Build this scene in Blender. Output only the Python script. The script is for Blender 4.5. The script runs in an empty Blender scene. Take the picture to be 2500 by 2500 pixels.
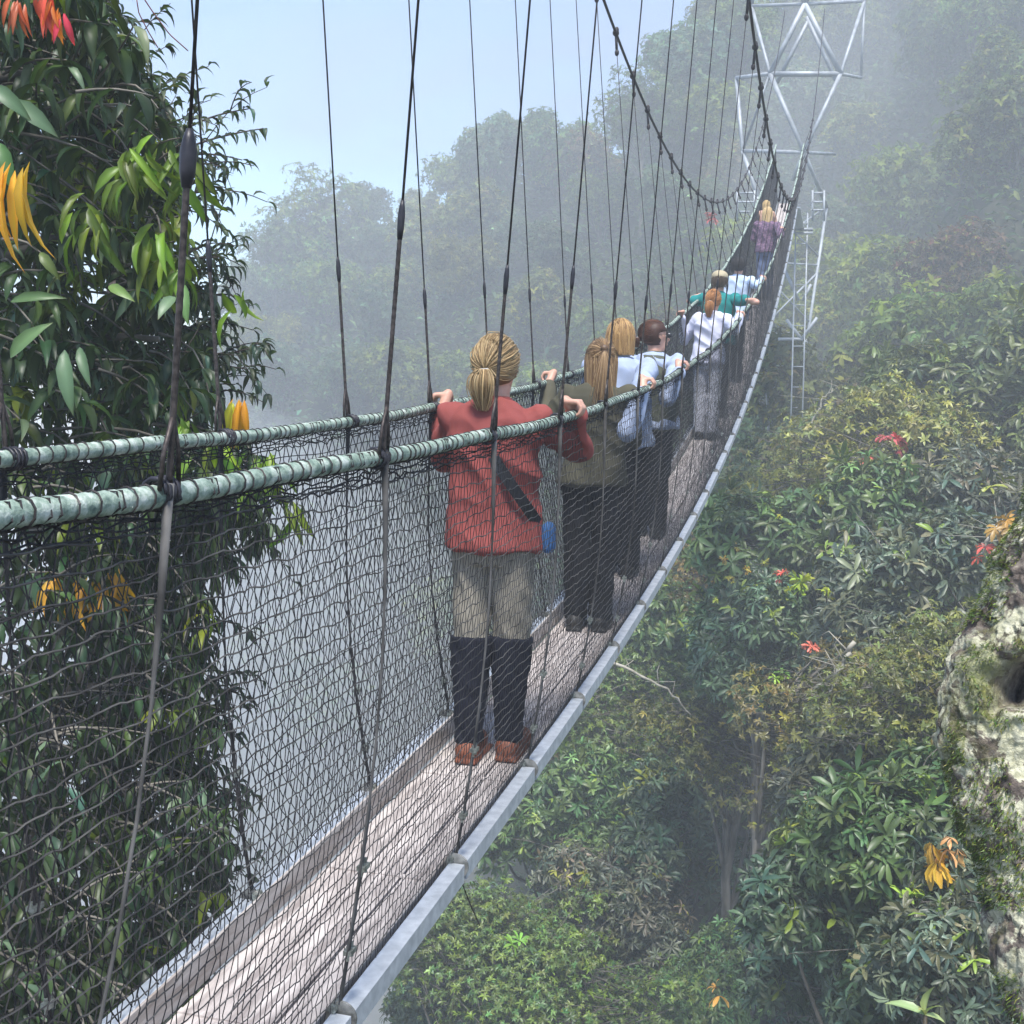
import bpy, math, random
import numpy as np
from mathutils import Vector, Matrix, noise
rnd = random.Random(7)
rng = np.random.default_rng(11)
S = bpy.context.scene
COL = S.collection
R = math.radians

# ---------------------------------------------------------------- camera model (used for the camera itself)
F, PPY, PITCH, YAW, ROLL = 2862.4, 1206.4, .0986, .2657, .0202
fw0 = Vector((-math.sin(YAW), math.cos(YAW), 0)); rt0 = Vector((math.cos(YAW), math.sin(YAW), 0))
FWD = fw0*math.cos(PITCH) + Vector((0, 0, -math.sin(PITCH)))
UP0 = Vector((0, 0, math.cos(PITCH))) + fw0*math.sin(PITCH)
RT = rt0*math.cos(ROLL) + UP0*math.sin(ROLL)
UP = UP0*math.cos(ROLL) - rt0*math.sin(ROLL)
def at(px, py, Y=None, D=None):
    """world point seen at (px,py) on a 1932 px wide print, on the plane Y or at distance D from the eye"""
    u = (px*2500/1932-1250)/F; v = (PPY-py*2500/1932)/F
    d = FWD + RT*u + UP*v
    return d*(Y/d.y) if Y is not None else d.normalized()*D

# ---------------------------------------------------------------- object helpers
def link(o, parent=None):
    COL.objects.link(o)
    if parent is not None: o.parent = parent
    return o
def tag(o, label=None, cat=None, group=None, kind=None):
    if label: o['label'] = label
    if cat: o['category'] = cat
    if group: o['group'] = group
    if kind: o['kind'] = kind
    return o
def empty(name, loc=(0, 0, 0), rz=0, parent=None):
    o = bpy.data.objects.new(name, None); o.location = loc; o.rotation_euler = (0, 0, rz); o.empty_display_size = .2
    return link(o, parent)
class MB:
    """collects verts / faces (faces of mixed size) with an optional per-vertex colour"""
    def __init__(s): s.V = []; s.F = []; s.n = 0; s.C = []; s.hasC = False
    def add(s, v, f, c=None):
        v = np.asarray(v, float).reshape(-1, 3)
        s.V.append(v)
        for fa in f if isinstance(f, list) else [f]:
            s.F.append(np.asarray(fa, np.int64)+s.n)
        if c is not None:
            s.hasC = True; c = np.asarray(c, float)
            s.C.append(np.broadcast_to(c, (len(v), 3)) if c.ndim == 1 else c)
        else: s.C.append(np.ones((len(v), 3)))
        s.n += len(v)
    def mesh(s, name, smooth=False):
        me = bpy.data.meshes.new(name)
        if not s.V: return me
        V = np.concatenate(s.V)
        sizes = np.concatenate([np.full(len(f), f.shape[1]) for f in s.F if len(f)])
        loops = np.concatenate([f.reshape(-1) for f in s.F if len(f)])
        me.vertices.add(len(V)); me.vertices.foreach_set('co', V.astype(np.float32).reshape(-1))
        me.loops.add(len(loops)); me.loops.foreach_set('vertex_index', loops.astype(np.int32))
        me.polygons.add(len(sizes))
        st = np.zeros(len(sizes), np.int32); st[1:] = np.cumsum(sizes)[:-1]
        me.polygons.foreach_set('loop_start', st)
        me.polygons.foreach_set('loop_total', sizes.astype(np.int32))
        me.polygons.foreach_set('use_smooth', np.full(len(sizes), bool(smooth)))
        if s.hasC:
            a = me.color_attributes.new('tint', 'FLOAT_COLOR', 'POINT')
            c = np.ones((len(V), 4), np.float32); c[:, :3] = np.concatenate(s.C)
            a.data.foreach_set('color', c.reshape(-1))
        me.update(calc_edges=True); me.validate()
        if not smooth: me.shade_flat()
        return me
    def build(s, name, mat, parent=None, smooth=False):
        me = s.mesh(name, smooth)
        if mat: me.materials.append(mat)
        return link(bpy.data.objects.new(name, me), parent)

def tube(mb, pts, rad, n=6, caps=True, c=None, prof=None):
    P = np.asarray(pts, float); m = len(P)
    T = np.gradient(P, axis=0); T /= np.linalg.norm(T, axis=1)[:, None]+1e-12
    ref = np.array([0, 0, 1.]) if abs(T[0][2]) < .8 else np.array([1., 0, 0])
    A = np.zeros_like(P); a = ref-T[0]*(ref@T[0]); a /= np.linalg.norm(a)
    for i in range(m):
        a = a-T[i]*(a@T[i]); a /= np.linalg.norm(a)+1e-12; A[i] = a
    B = np.cross(T, A)
    th = np.arange(n)*2*np.pi/n
    r = np.broadcast_to(np.asarray(rad, float), (m,))[:, None]*np.ones((1, n))
    if prof is not None:
        L = np.concatenate([[0], np.cumsum(np.linalg.norm(np.diff(P, axis=0), axis=1))])
        r = r*prof(th[None, :], L[:, None])
    V = P[:, None]+r[..., None]*(np.cos(th)[None, :, None]*A[:, None]+np.sin(th)[None, :, None]*B[:, None])
    i = np.arange(m-1)[:, None]*n; j = np.arange(n)[None]; k = (j+1) % n
    q = np.stack([i+j, i+k, i+n+k, i+n+j], -1).reshape(-1, 4)
    fs = [q]
    if caps: fs += [np.arange(n)[None, ::-1], (np.arange(n)+(m-1)*n)[None]]
    mb.add(V.reshape(-1, 3), fs, c)
def strands(mb, P, rad, n=3, c=None):
    """P (K,m,3): K strands of m nodes, thin prisms, vectorised"""
    K, m, _ = P.shape
    T = np.gradient(P, axis=1); T /= np.linalg.norm(T, axis=2, keepdims=True)+1e-12
    ref = np.where(np.abs(T[..., 2:3]) < .7, np.array([0, 0, 1.]), np.array([1., 0, 0]))
    A = np.cross(T, ref); A /= np.linalg.norm(A, axis=2, keepdims=True)+1e-12
    B = np.cross(T, A)
    th = np.arange(n)*2*np.pi/n
    rad = np.broadcast_to(np.asarray(rad, float), (K, m))
    V = P[:, :, None]+rad[..., None, None]*(np.cos(th)[None, None, :, None]*A[:, :, None]+np.sin(th)[None, None, :, None]*B[:, :, None])
    b = (np.arange(K)*m*n)[:, None, None]; i = (np.arange(m-1)*n)[None, :, None]; j = np.arange(n)[None, None]; k = (j+1) % n
    q = np.stack([b+i+j, b+i+k, b+i+n+k, b+i+n+j], -1).reshape(-1, 4)
    if c is not None and np.ndim(c) == 2: c = np.repeat(c, m*n, axis=0)
    mb.add(V.reshape(-1, 3), q, c)
def box(mb, p0, p1, c=None):
    x0, y0, z0 = p0; x1, y1, z1 = p1
    v = [(x0, y0, z0), (x1, y0, z0), (x1, y1, z0), (x0, y1, z0), (x0, y0, z1), (x1, y0, z1), (x1, y1, z1), (x0, y1, z1)]
    mb.add(v, np.array([(0, 3, 2, 1), (4, 5, 6, 7), (0, 1, 5, 4), (1, 2, 6, 5), (2, 3, 7, 6), (3, 0, 4, 7)]), c)
def sweep(mb, sec, Y, zf, x0):
    """closed cross-section sec [(dx,dz)] swept along the bridge at stations Y"""
    n = len(sec); m = len(Y)
    V = np.array([[(x0+dx, y, zf(y)+dz) for dx, dz in sec] for y in Y])
    i = np.arange(m-1)[:, None]*n; j = np.arange(n)[None]; k = (j+1) % n
    mb.add(V.reshape(-1, 3), [np.stack([i+j, i+k, i+n+k, i+n+j], -1).reshape(-1, 4), np.arange(n)[None, ::-1], (np.arange(n)+(m-1)*n)[None]])
def ellip(mb, c, r, n=12, m=8, rot=None, col=None):
    v = []; 
    for i in range(m+1):
        a = math.pi*i/m
        for j in range(n):
            b = 2*math.pi*j/n
            v.append((math.sin(a)*math.cos(b)*r[0], math.sin(a)*math.sin(b)*r[1], math.cos(a)*r[2]))
    v = np.array(v)
    if rot is not None: v = v@np.array(rot.to_3x3()).T
    v = v+np.array(c)
    i = np.arange(m)[:, None]*n; j = np.arange(n)[None]; k = (j+1) % n
    mb.add(v, np.stack([i+j, i+n+j, i+n+k, i+k], -1).reshape(-1, 4), col)

# ---------------------------------------------------------------- materials
def new_mat(name):
    m = bpy.data.materials.new(name); m.use_nodes = True
    return m, m.node_tree.nodes, m.node_tree.links, m.node_tree.nodes['Principled BSDF']
def noise_mat(name, c1, c2, scale=8, rough=.6, metal=0, bump=.0, bscale=None, detail=6, vec='Object', stretch=(1, 1, 1), spec=.5, lo=.35, hi=.65):
    m, N, L, b = new_mat(name)
    tc = N.new('ShaderNodeTexCoord'); mp = N.new('ShaderNodeMapping'); mp.inputs['Scale'].default_value = stretch
    L.new(tc.outputs[vec], mp.inputs[0])
    t = N.new('ShaderNodeTexNoise'); t.inputs['Scale'].default_value = scale; t.inputs['Detail'].default_value = detail
    L.new(mp.outputs[0], t.inputs['Vector'])
    r = N.new('ShaderNodeValToRGB'); r.color_ramp.elements[0].position = lo; r.color_ramp.elements[1].position = hi
    r.color_ramp.elements[0].color = (*c1, 1); r.color_ramp.elements[1].color = (*c2, 1)
    L.new(t.outputs['Fac'], r.inputs[0]); L.new(r.outputs[0], b.inputs['Base Color'])
    b.inputs['Roughness'].default_value = rough; b.inputs['Metallic'].default_value = metal
    b.inputs['Specular IOR Level'].default_value = spec
    if bump:
        t2 = N.new('ShaderNodeTexNoise'); t2.inputs['Scale'].default_value = bscale or scale*3; t2.inputs['Detail'].default_value = 5
        L.new(mp.outputs[0], t2.inputs['Vector'])
        bp = N.new('ShaderNodeBump'); bp.inputs['Strength'].default_value = bump; bp.inputs['Distance'].default_value = .01
        L.new(t2.outputs['Fac'], bp.inputs['Height']); L.new(bp.outputs[0], b.inputs['Normal'])
    return m
def leaf_mat(name, rough=.45, trans=.35, spec=.5, vary=.25, tree_vary=.0):
    m, N, L, b = new_mat(name)
    a = N.new('ShaderNodeAttribute'); a.attribute_name = 'tint'
    hs = N.new('ShaderNodeHueSaturation')
    L.new(a.outputs['Color'], hs.inputs['Color'])
    if tree_vary:
        oi = N.new('ShaderNodeObjectInfo')
        mr = N.new('ShaderNodeMapRange'); mr.inputs['To Min'].default_value = 1-tree_vary; mr.inputs['To Max'].default_value = 1+tree_vary
        L.new(oi.outputs['Random'], mr.inputs['Value']); L.new(mr.outputs[0], hs.inputs['Value'])
        mr2 = N.new('ShaderNodeMapRange'); mr2.inputs['To Min'].default_value = .5-.045; mr2.inputs['To Max'].default_value = .5+.03
        mth = N.new('ShaderNodeMath'); mth.operation = 'FRACT'
        mm = N.new('ShaderNodeMath'); mm.operation = 'MULTIPLY'; mm.inputs[1].default_value = 7.31
        L.new(oi.outputs['Random'], mm.inputs[0]); L.new(mm.outputs[0], mth.inputs[0]); L.new(mth.outputs[0], mr2.inputs['Value'])
        L.new(mr2.outputs[0], hs.inputs['Hue'])
    L.new(hs.outputs[0], b.inputs['Base Color'])
    b.inputs['Roughness'].default_value = rough; b.inputs['Specular IOR Level'].default_value = spec
    tr = N.new('ShaderNodeBsdfTranslucent')
    g = N.new('ShaderNodeMixRGB'); g.blend_type = 'MULTIPLY'; g.inputs[0].default_value = 1; g.inputs[2].default_value = (1.5, 1.6, .6, 1)
    L.new(hs.outputs[0], g.inputs[1]); L.new(g.outputs[0], tr.inputs[0])
    mx = N.new('ShaderNodeMixShader'); mx.inputs[0].default_value = trans
    L.new(b.outputs[0], mx.inputs[1]); L.new(tr.outputs[0], mx.inputs[2])
    L.new(mx.outputs[0], N['Material Output'].inputs['Surface'])
    return m
def tint_mat(name, rough=.6, spec=.4, bump=0, bscale=60, sheen=0, streak=None):
    m, N, L, b = new_mat(name)
    a = N.new('ShaderNodeAttribute'); a.attribute_name = 'tint'
    L.new(a.outputs['Color'], b.inputs['Base Color'])
    b.inputs['Roughness'].default_value = rough; b.inputs['Specular IOR Level'].default_value = spec
    if sheen: b.inputs['Sheen Weight'].default_value = sheen
    return m

M = {}
M['leaf_far'] = leaf_mat('forest leaves', .6, .3, .25, tree_vary=.3)
M['leaf_mid'] = leaf_mat('rosette leaves', .42, .16, .5, tree_vary=.2)
M['leaf_near'] = leaf_mat('glossy broad leaves', .42, .3, .4)
M['bark'] = noise_mat('grey bark', (.05, .045, .035), (.2, .18, .15), 6, .9, bump=.6, stretch=(1, 1, .25))
M['twig'] = noise_mat('dark twig', (.03, .022, .018), (.09, .07, .06), 30, .8)
M['cable'] = noise_mat('dark steel cable', (.022, .018, .018), (.06, .05, .048), 60, .55, .35)
M['steelrope'] = noise_mat('brown twisted steel rope', (.025, .02, .018), (.09, .072, .065), 90, .5, .5)
M['sleeve'] = noise_mat('black taped sleeve', (.008, .008, .012), (.025, .022, .03), 40, .45)
M['galv'] = noise_mat('galvanised steel', (.50, .53, .56), (.72, .75, .78), 25, .45, .4, detail=3, lo=.3, hi=.7, bump=.08)
M['bracket'] = noise_mat('weathered grey disc', (.12, .12, .11), (.38, .37, .34), 30, .6, .4)
M['clip'] = noise_mat('dull wire clip metal', (.14, .15, .13), (.35, .37, .33), 80, .5, .6)
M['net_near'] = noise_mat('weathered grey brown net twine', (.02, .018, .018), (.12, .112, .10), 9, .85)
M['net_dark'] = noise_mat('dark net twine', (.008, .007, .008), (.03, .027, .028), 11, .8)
M['stay'] = noise_mat('dull grey stay rope', (.03, .028, .026), (.13, .125, .12), 7, .8)
M['tower'] = noise_mat('pale galvanised tower steel', (.27, .29, .31), (.42, .45, .47), 3, .55, .15)
M['skin'] = noise_mat('skin', (.52, .27, .19), (.66, .38, .28), 18, .5, bump=.1, bscale=120)
M['ground'] = noise_mat('forest floor', (.018, .022, .012), (.045, .05, .025), .7, .95, bump=.5)

# ================================================================ BRIDGE
H = 1.392; XN, XL, XNB, XLB, XC = -1.0387, -1.7145, -1.137, -1.616, -1.3766
rz = lambda Y: -.1611-.0322*Y+.0074*Y*Y
cz = lambda Y: 6.7212-.5296*Y+.0171*Y*Y
def xcab(near, Y):
    e = max(0, 8-Y)/8
    return (-.82+.34*e**1.3) if near else (-2.0-.2*e**1.3)
bz = lambda Y: rz(Y)-H
Y_0, Y_END = -1.6, 31.2
SP = .9285; YN0, YL0 = 1.6621, 3.0916-SP*1.0+SP   # suspender phases of the two sides
bridge = empty('suspension_footbridge', (XC, Y_0, float(bz(Y_0))))
tag(bridge, 'long rope and steel hanging footbridge with mint green handrails and netted sides', 'footbridge')
off = -np.array(bridge.location)
class BMB(MB):
    def build(s, name, mat, parent=None, smooth=False):
        s.V = [v+off for v in s.V] if parent is bridge or s.rel else s.V
        return super().build(name, mat, parent, smooth)
    rel = False

# handrails: laid rope, mint paint worn to pale, lashed with dark wire
def rail_mat():
    m, N, L, b = new_mat('worn mint green rope')
    tc = N.new('ShaderNodeTexCoord')
    t = N.new('ShaderNodeTexNoise'); t.inputs['Scale'].default_value = 26; t.inputs['Detail'].default_value = 9
    t.inputs['Roughness'].default_value = .7
    L.new(tc.outputs['Object'], t.inputs['Vector'])
    r = N.new('ShaderNodeValToRGB'); e = r.color_ramp.elements
    e[0].position = .36; e[0].color = (.09, .14, .115, 1); e[1].position = .64; e[1].color = (.55, .60, .54, 1)
    x = e.new(.5); x.color = (.27, .35, .28, 1)
    L.new(t.outputs['Fac'], r.inputs[0]); L.new(r.outputs[0], b.inputs['Base Color'])
    b.inputs['Roughness'].default_value = .75
    t2 = N.new('ShaderNodeTexNoise'); t2.inputs['Scale'].default_value = 220
    L.new(tc.outputs['Object'], t2.inputs['Vector'])
    bp = N.new('ShaderNodeBump'); bp.inputs['Strength'].default_value = .5; bp.inputs['Distance'].default_value = .003
    L.new(t2.outputs['Fac'], bp.inputs['Height']); L.new(bp.outputs[0], b.inputs['Normal'])
    return m
M['rail'] = rail_mat()
def wob(Y, ph): return .006*np.sin(Y*2.1+ph)+.004*np.sin(Y*5.3+ph*2)
for side, x in (('n', XN), ('l', XL)):
    ph = 0 if side == 'n' else 2
    Ys = np.arange(Y_0, Y_END, .012)
    P = np.stack([x+wob(Ys, ph)*.6, Ys, rz(Ys)+wob(Ys, ph+1)*.6], 1)
    mb = BMB()
    tube(mb, P, .0185, 15, prof=lambda th, L: 1+.20*np.abs(np.cos(1.5*(th-L*95)))-.12+.03*np.sin(L*9+th))
    hr = mb.build('handrail', M['rail'], bridge, True)
    # lashing: one dark wire coiled along the whole rope
    mb = BMB(); y = Y_0+.1; lash = []
    while y < Y_END-.2:
        c = np.array([x+wob(y, ph)*.6, y, rz(y)+wob(y, ph+1)*.6])
        a = np.linspace(-math.pi/2, 2*math.pi*(1 if y > 14 or rnd.random() < .8 else 2)-math.pi/2, 11); sl = rnd.uniform(.008, .025)
        lash += list(np.stack([c[0]+.0215*np.cos(a), c[1]+sl*(a+1.57)/6.28, c[2]+.0215*np.sin(a)], 1))
        y += rnd.choice([.035, .045, .05, .06]) if y < 12 else .09
    tube(mb, np.array(lash), .0018, 4)
    b_ = mb.build('lashing_wire', M['cable'], bridge); b_['label'] = 'dark wire coiled round the mint handrail'
    # top band of dark netting selvedge hanging just under the rail
    mb = BMB(); Ys = np.arange(Y_0, Y_END, .03)
    L_ = []
    for k in range(5):
        L_.append(np.stack([x+rng.normal(0, .004, len(Ys))-.0, Ys, rz(Ys)-.022-.009*k+rng.normal(0, .004, len(Ys))], 1))
    strands(mb, np.array(L_), .0022, 3)
    mb.build('net_selvedge', M['net_dark'], bridge)

# side nets
def net(near):
    xt, xb = (XN, XNB) if near else (XL, XLB)
    ph = 0 if near else 3.1
    cw, ch = (.029, .037) if near else (.030, .036)
    rows = int((H-.0)/ch)
    ys = np.arange(Y_0, Y_END, cw); K = len(ys)
    tj = np.linspace(0, 1, rows+1)
    def pos(Y, t):
        out = (.035*np.sin(np.pi*t)*(.6+.4*np.sin(Y*1.3+ph)))*(1 if near else -1)
        return xt+(xb-xt)*t+out
    m = rows*1+1
    sgn = np.where((np.arange(K)[:, None]+np.arange(m)[None]) % 2 == 0, 1, -1)
    amp = (.0055 if near else .0105)
    Yg = ys[:, None]+sgn*amp+.012*np.sin(tj[None]*9+ys[:, None]*1.7)+rng.normal(0, .0018, (K, m))
    T = np.broadcast_to(tj[None], (K, m))
    P = np.stack([pos(Yg, T)+rng.normal(0, .001, (K, m)), Yg, rz(Yg)-.02-T*(H-.03)+rng.normal(0, .002, (K, m))], -1)
    o = None
    mb = BMB(); strands(mb, P, .0013 if near else .0021, 3)
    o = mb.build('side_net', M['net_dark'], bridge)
    # horizontals
    if near:
        yy = np.arange(Y_0, Y_END, .02); L_ = []
        for j in range(1, rows):
            t = j/rows
            n1 = (.003)*np.sin(yy*2*np.pi/.16+j*2.2+2*np.sin(yy*1.1+j))+.007*np.sin(yy*6+j*.9)+rng.normal(0, .0012, len(yy))
            L_.append(np.stack([pos(yy, t)+.002, yy, rz(yy)-.02-t*(H-.03)+n1], 1))
        mb = BMB(); strands(mb, np.array(L_), .0018, 4)
        mb.V = [v+off for v in mb.V]
        MB.build(mb, 'net_twine', M['net_near'], o)
    else:
        yy = np.arange(Y_0, Y_END, .03); L_ = []
        for j in range(2, rows, 7):
            t = j/rows
            L_.append(np.stack([pos(yy, t), yy, rz(yy)-.02-t*(H-.03)+.006*np.sin(yy*9+j)], 1))
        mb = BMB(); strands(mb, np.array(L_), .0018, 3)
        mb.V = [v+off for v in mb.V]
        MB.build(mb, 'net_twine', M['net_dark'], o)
net(True); net(False)
# net under the deck edge joining inside of channel: narrow floor net strip above boards
# deck boards
M['board'] = noise_mat('worn pinkish grey deck board', (.27, .235, .225), (.58, .525, .50), 7, .75, stretch=(6, .6, 1), bump=.3, bscale=60)
M['toe'] = noise_mat('weathered toe board', (.26, .22, .19), (.5, .46, .43), 8, .75, stretch=(3, .5, 3), bump=.3, bscale=50)
DZ = -.075
y = Y_0; k = 0
while y < Y_END-.1:
    y1 = min(y+SP*4, Y_END)
    mb = BMB(); Ys = np.linspace(y+.004, y1-.004, 12)
    wx = (XNB-XLB-.07)/3
    for c in range(3):
        x0 = XLB+.035+wx*c
        sweep(mb, [(0.004, -.03), (wx-.004, -.03), (wx-.004, 0), (.004, 0)], Ys, lambda Y: bz(Y)+DZ+(.002 if c == 1 else 0), x0)
    for j in range(4):   # rung bolts / batten
        yb = y+SP*(j+.5)
        if yb < y1-.05: sweep(mb, [(0, 0.0005), (XNB-XLB-.08, .0005), (XNB-XLB-.08, .006), (0, .006)], np.array([yb, yb+.02]), lambda Y: bz(Y)+DZ, XLB+.04)
    mb.build('deck_board', M['board'], bridge)
    for x0, s_ in ((XNB-.030, -1), (XLB+.022, 1)):
        mb = BMB(); sweep(mb, [(0, DZ+.002), (.008, DZ+.002), (.008, .022 if s_ > 0 else 0), (0, .022 if s_ > 0 else 0)], Ys, bz, x0)
        mb.build('toe_board', M['toe'], bridge)
    y = y1
# channels and joints
for near in (True, False):
    xb = XNB if near else XLB; y0s = YN0 if near else YL0
    sgn = 1 if near else -1
    i0 = math.ceil((Y_0-y0s)/SP); 
    i = i0
    while y0s+i*SP < Y_END-SP:
        ya, yb = y0s+i*SP+.012, y0s+(i+1)*SP-.012
        mb = BMB(); Ys = np.linspace(ya, yb, 5)
        w = .052*sgn; t = .004*sgn; h = .06
        a = -.004*sgn
        # C-section opening inward: top flange, web, bottom flange
        sec = [(a, 0), (a+w, 0), (a+w, -h), (a, -h), (a, -h+.004), (a+w-t, -h+.004), (a+w-t, -.004), (a, -.004)]
        sweep(mb, sec, Ys, bz, xb)
        mb.build('edge_channel', M['galv'], bridge)
        # joint disc, standing across the channel
        yj = y0s+i*SP; mb = BMB()
        for dy in (-.006,):
            c = np.array([xb+.018*sgn, yj+dy, float(bz(yj))-.012])
            tube(mb, [c, c+[0, .007, 0]], .041, 20)
        dsk = mb.build('joint_disc', M['bracket'], bridge)
        mb = BMB(); c = np.array([xb+.0*sgn, yj-.02, float(bz(yj))+.012]); tube(mb, [c, c+[0, .04, 0]], .011, 8); mb.V = [v+off for v in mb.V]; MB.build(mb, 'bolt', M['clip'], dsk); mb = BMB()
        c = np.array([xb+.03*sgn, yj-.018, float(bz(yj))-.035]); tube(mb, [c, c+[0, .036, 0]], .008, 6)
        mb.V = [v+off for v in mb.V]; MB.build(mb, 'bolt', M['clip'], dsk)
        if near and i in (1, 2, 3, 5, 8):
            mb = BMB(); c = np.array([xb+.03, yj, float(bz(yj))-.05])
            tube(mb, [c, c+[.01, .02, -.05], c+[.025, .05, -.12], c+[.05, .07, -.19]] if i == 2 else [c, c+[.005, .0, -.04], c+[.0, .01, -.07]], .0022, 5)
            mb.V = [v+off for v in mb.V]; MB.build(mb, 'loose_wire', M['cable'], dsk)
        i += 1
# main cables
for near in (True, False):
    Ys = np.arange(Y_0-1, 38.3, .25)
    P = np.array([(xcab(near, y), y, cz(y)) for y in Ys])
    mb = BMB(); tube(mb, P, .013, 8); mb.build('main_cable', M['cable'], bridge, True)
# suspenders
def suspender(near, i):
    xr, xb = (XN, XNB) if near else (XL, XLB); y = (YN0 if near else YL0)+i*SP
    sg = 1 if near else -1
    yc = y
    A = np.array([xr+.016*sg, y, rz(y)+.015]); C = np.array([xcab(near, yc), yc, cz(yc)-.03])
    d = C-A; Lg = np.linalg.norm(d); u = d/Lg
    kn = min(.52+.04*math.sin(i*2.3), Lg*.45)
    mb = BMB(); Kp = A+u*kn
    bow = np.array([0, .004*math.sin(i*1.7), 0])
    tube(mb, [Kp, (Kp*2+C)/3+bow, (Kp+2*C)/3+bow, C], .0033, 6)
    o = mb.build('suspender', M['cable'], bridge, True)
    def sub(mb, name, mat, sm=True):
        mb.V = [v+off for v in mb.V]; return MB.build(mb, name, mat, o, sm)
    # lower twisted rope loop: two legs of laid rope splaying onto the rail
    mb = BMB(); n = 60 if y < 4 else 20
    t = np.linspace(0, 1, n)
    pr = (lambda th, L: 1+.16*np.abs(np.cos(1.0*(th-L*170)))) if y < 5 else None
    tube(mb, A[None]+u[None]*(t[:, None]*kn)*1.0, .0050, 10 if y < 5 else 6, prof=pr)
    for s2 in (-1, 1):
        q0 = A+u*.11; q1 = A+np.array([0, s2*.028, -.01])
        tube(mb, [q0, q0*.5+q1*.5+np.array([0, s2*.008, 0]), q1], .0045, 6)
    sub(mb, 'twisted_rope', M['steelrope'])
    mb = BMB(); tube(mb, [Kp-u*.055, Kp-u*.03, Kp, Kp+u*.02, Kp+u*.035], ([.0075, .0125, .0135, .010, .005] if near and i == 0 else [.0060, .0082, .0088, .0068, .0040]), 10)
    sub(mb, 'sleeve', M['sleeve'])
    mb = BMB(); c = np.array([xr, y, rz(y)])   # knot of dark tape round handrail
    a = np.linspace(0, 6.28*3.2, 34)
    tube(mb, np.stack([c[0]+.024*np.cos(a), c[1]-.02+a*.002, c[2]+.024*np.sin(a)], 1), .0042, 6)
    sub(mb, 'lashing', M['sleeve'])
    # stay down the outside of net to the channel, with clips
    B = np.array([xb+.012*sg, y-(.30 if i <= 0 and near else 0), bz(y)+.02]); mb = BMB()
    Q = [A+np.array([.006*sg, .0, -.06])]
    tt = np.linspace(0, 1, 9)
    pts = np.array([A*(1-t)+B*t+np.array([.042*sg*math.sin(math.pi*t), 0.012*math.sin(t*5+i), 0]) for t in tt])
    tube(mb, pts, [.010, .007]+[.0036]*7, 6)
    tube(mb, pts[5:]+np.array([0, .010, 0]), .0034, 6)
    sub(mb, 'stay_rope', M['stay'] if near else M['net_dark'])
    for fr in (.74, .90):
        mb = BMB(); c = A*(1-fr)+B*fr+np.array([.042*sg*math.sin(math.pi*fr), .006, 0])
        box(mb, c+[-.011, -.017, -.006], c+[.011, .019, .006]); tube(mb, [c+[0, -.013, .018], c+[0, -.013, -.02]], .0045, 6); tube(mb, [c+[0, .014, .018], c+[0, .014, -.02]], .0045, 6)
        sub(mb, 'wire_clip', M['clip'], False)
    if y > 6:
        mb = BMB(); c = C+[0, 0, .03]
        ellip(mb, c, (.03, .045, .03), 10, 6); ellip(mb, c+[0, .04, .035], (.02, .03, .03), 8, 6); tube(mb, [c, C-u*.12], .012, 6); ellip(mb, C-u*.14, (.02, .02, .03), 8, 6)
        sub(mb, 'cable_clamp', M['cable'])
for near in (True, False):
    y0s = YN0 if near else YL0
    i = math.ceil((Y_0+.3-y0s)/SP)
    while y0s+i*SP < Y_END-.3:
        suspender(near, i); i += 1

# ================================================================ TOWER
tower = empty('lattice_tower', (-.6, 37, -12))
tag(tower, 'tall pale steel lattice tower holding the far end of the bridge cables', 'tower')
toff = -np.array(tower.location)
def tat(sx, sy, Y): return np.array(at(sx*1932/2500, sy*1932/2500, Y))
def bar(name, pts, r, n=8):
    mb = MB(); tube(mb, np.array(pts)+toff, r, n); return mb.build(name, M['tower'], tower, True)
YF, YB = 36.6, 39.4
nd = {'A': tat(1880, 180, YF), 'B': tat(2052, 180, YF), 'C': tat(1965, 10, YF), 'D': tat(1813, 368, YF+1.2), 'E': tat(1963, 372, YF-.6),
      'Fb': tat(1798, 190, YB), 'G': tat(2102, 190, YB), 'R': tat(2038, 376, YB), 'Hh': tat(1835, 14, YB), 'I': tat(2110, 2, YB)}
for a, b, r in (('A', 'B', .07), ('A', 'C', .075), ('B', 'C', .075), ('A', 'E', .07), ('B', 'E', .06), ('D', 'E', .06), ('Fb', 'A', .06), ('B', 'G', .05), ('E', 'R', .05),
                ('Fb', 'D', .06), ('D', 'A', .04), ('Hh', 'C', .05), ('C', 'I', .055), ('B', 'I', .055), ('A', 'Hh', .05), ('I', 'G', .04)):
    bar('brace', [nd[a], nd[b]], r)
v = lambda a, d: nd[a]+np.array(d)
bar('brace', [v('A', (.12, 1.6, .12)), v('C', (.12, 1.6, .1))], .06)
bar('brace', [v('B', (-.1, 1.6, .12)), v('C', (.0, 1.6, .1))], .06)
bar('brace', [v('A', (0, 1.6, .35)), v('B', (0, 1.6, .35))], .05)
for a, dx in (('C', -.9), ('C', .9), ('I', 0), ('Hh', 0)): bar('leg', [nd[a], nd[a]+np.array([dx, 0, 2.4])], .07)
base = [tat(1850, 480, YF+.6), tat(2018, 505, YF+1.5)]
bar('leg', [nd['D'], base[0]], .06); bar('leg', [nd['E'], base[1]], .06); bar('leg', [nd['E'], tat(1935, 440, YF)], .055)
bar('leg', [base[0], base[0]+[1.2, .4, -14]], .045); bar('leg', [base[1], base[1]+[-.9, .3, -9]], .045)
la, lb = lambda t: base[0]+np.array([1.2, .4, -14])*t, lambda t: base[1]+np.array([-.9, .3, -9])*t*1.4
for t in (0, .16, .32, .48):
    bar('brace', [la(t), lb(t+.12)], .03); bar('brace', [lb(t), la(t+.12)], .03); bar('brace', [la(t+.14), lb(t+.14)], .03)
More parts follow.
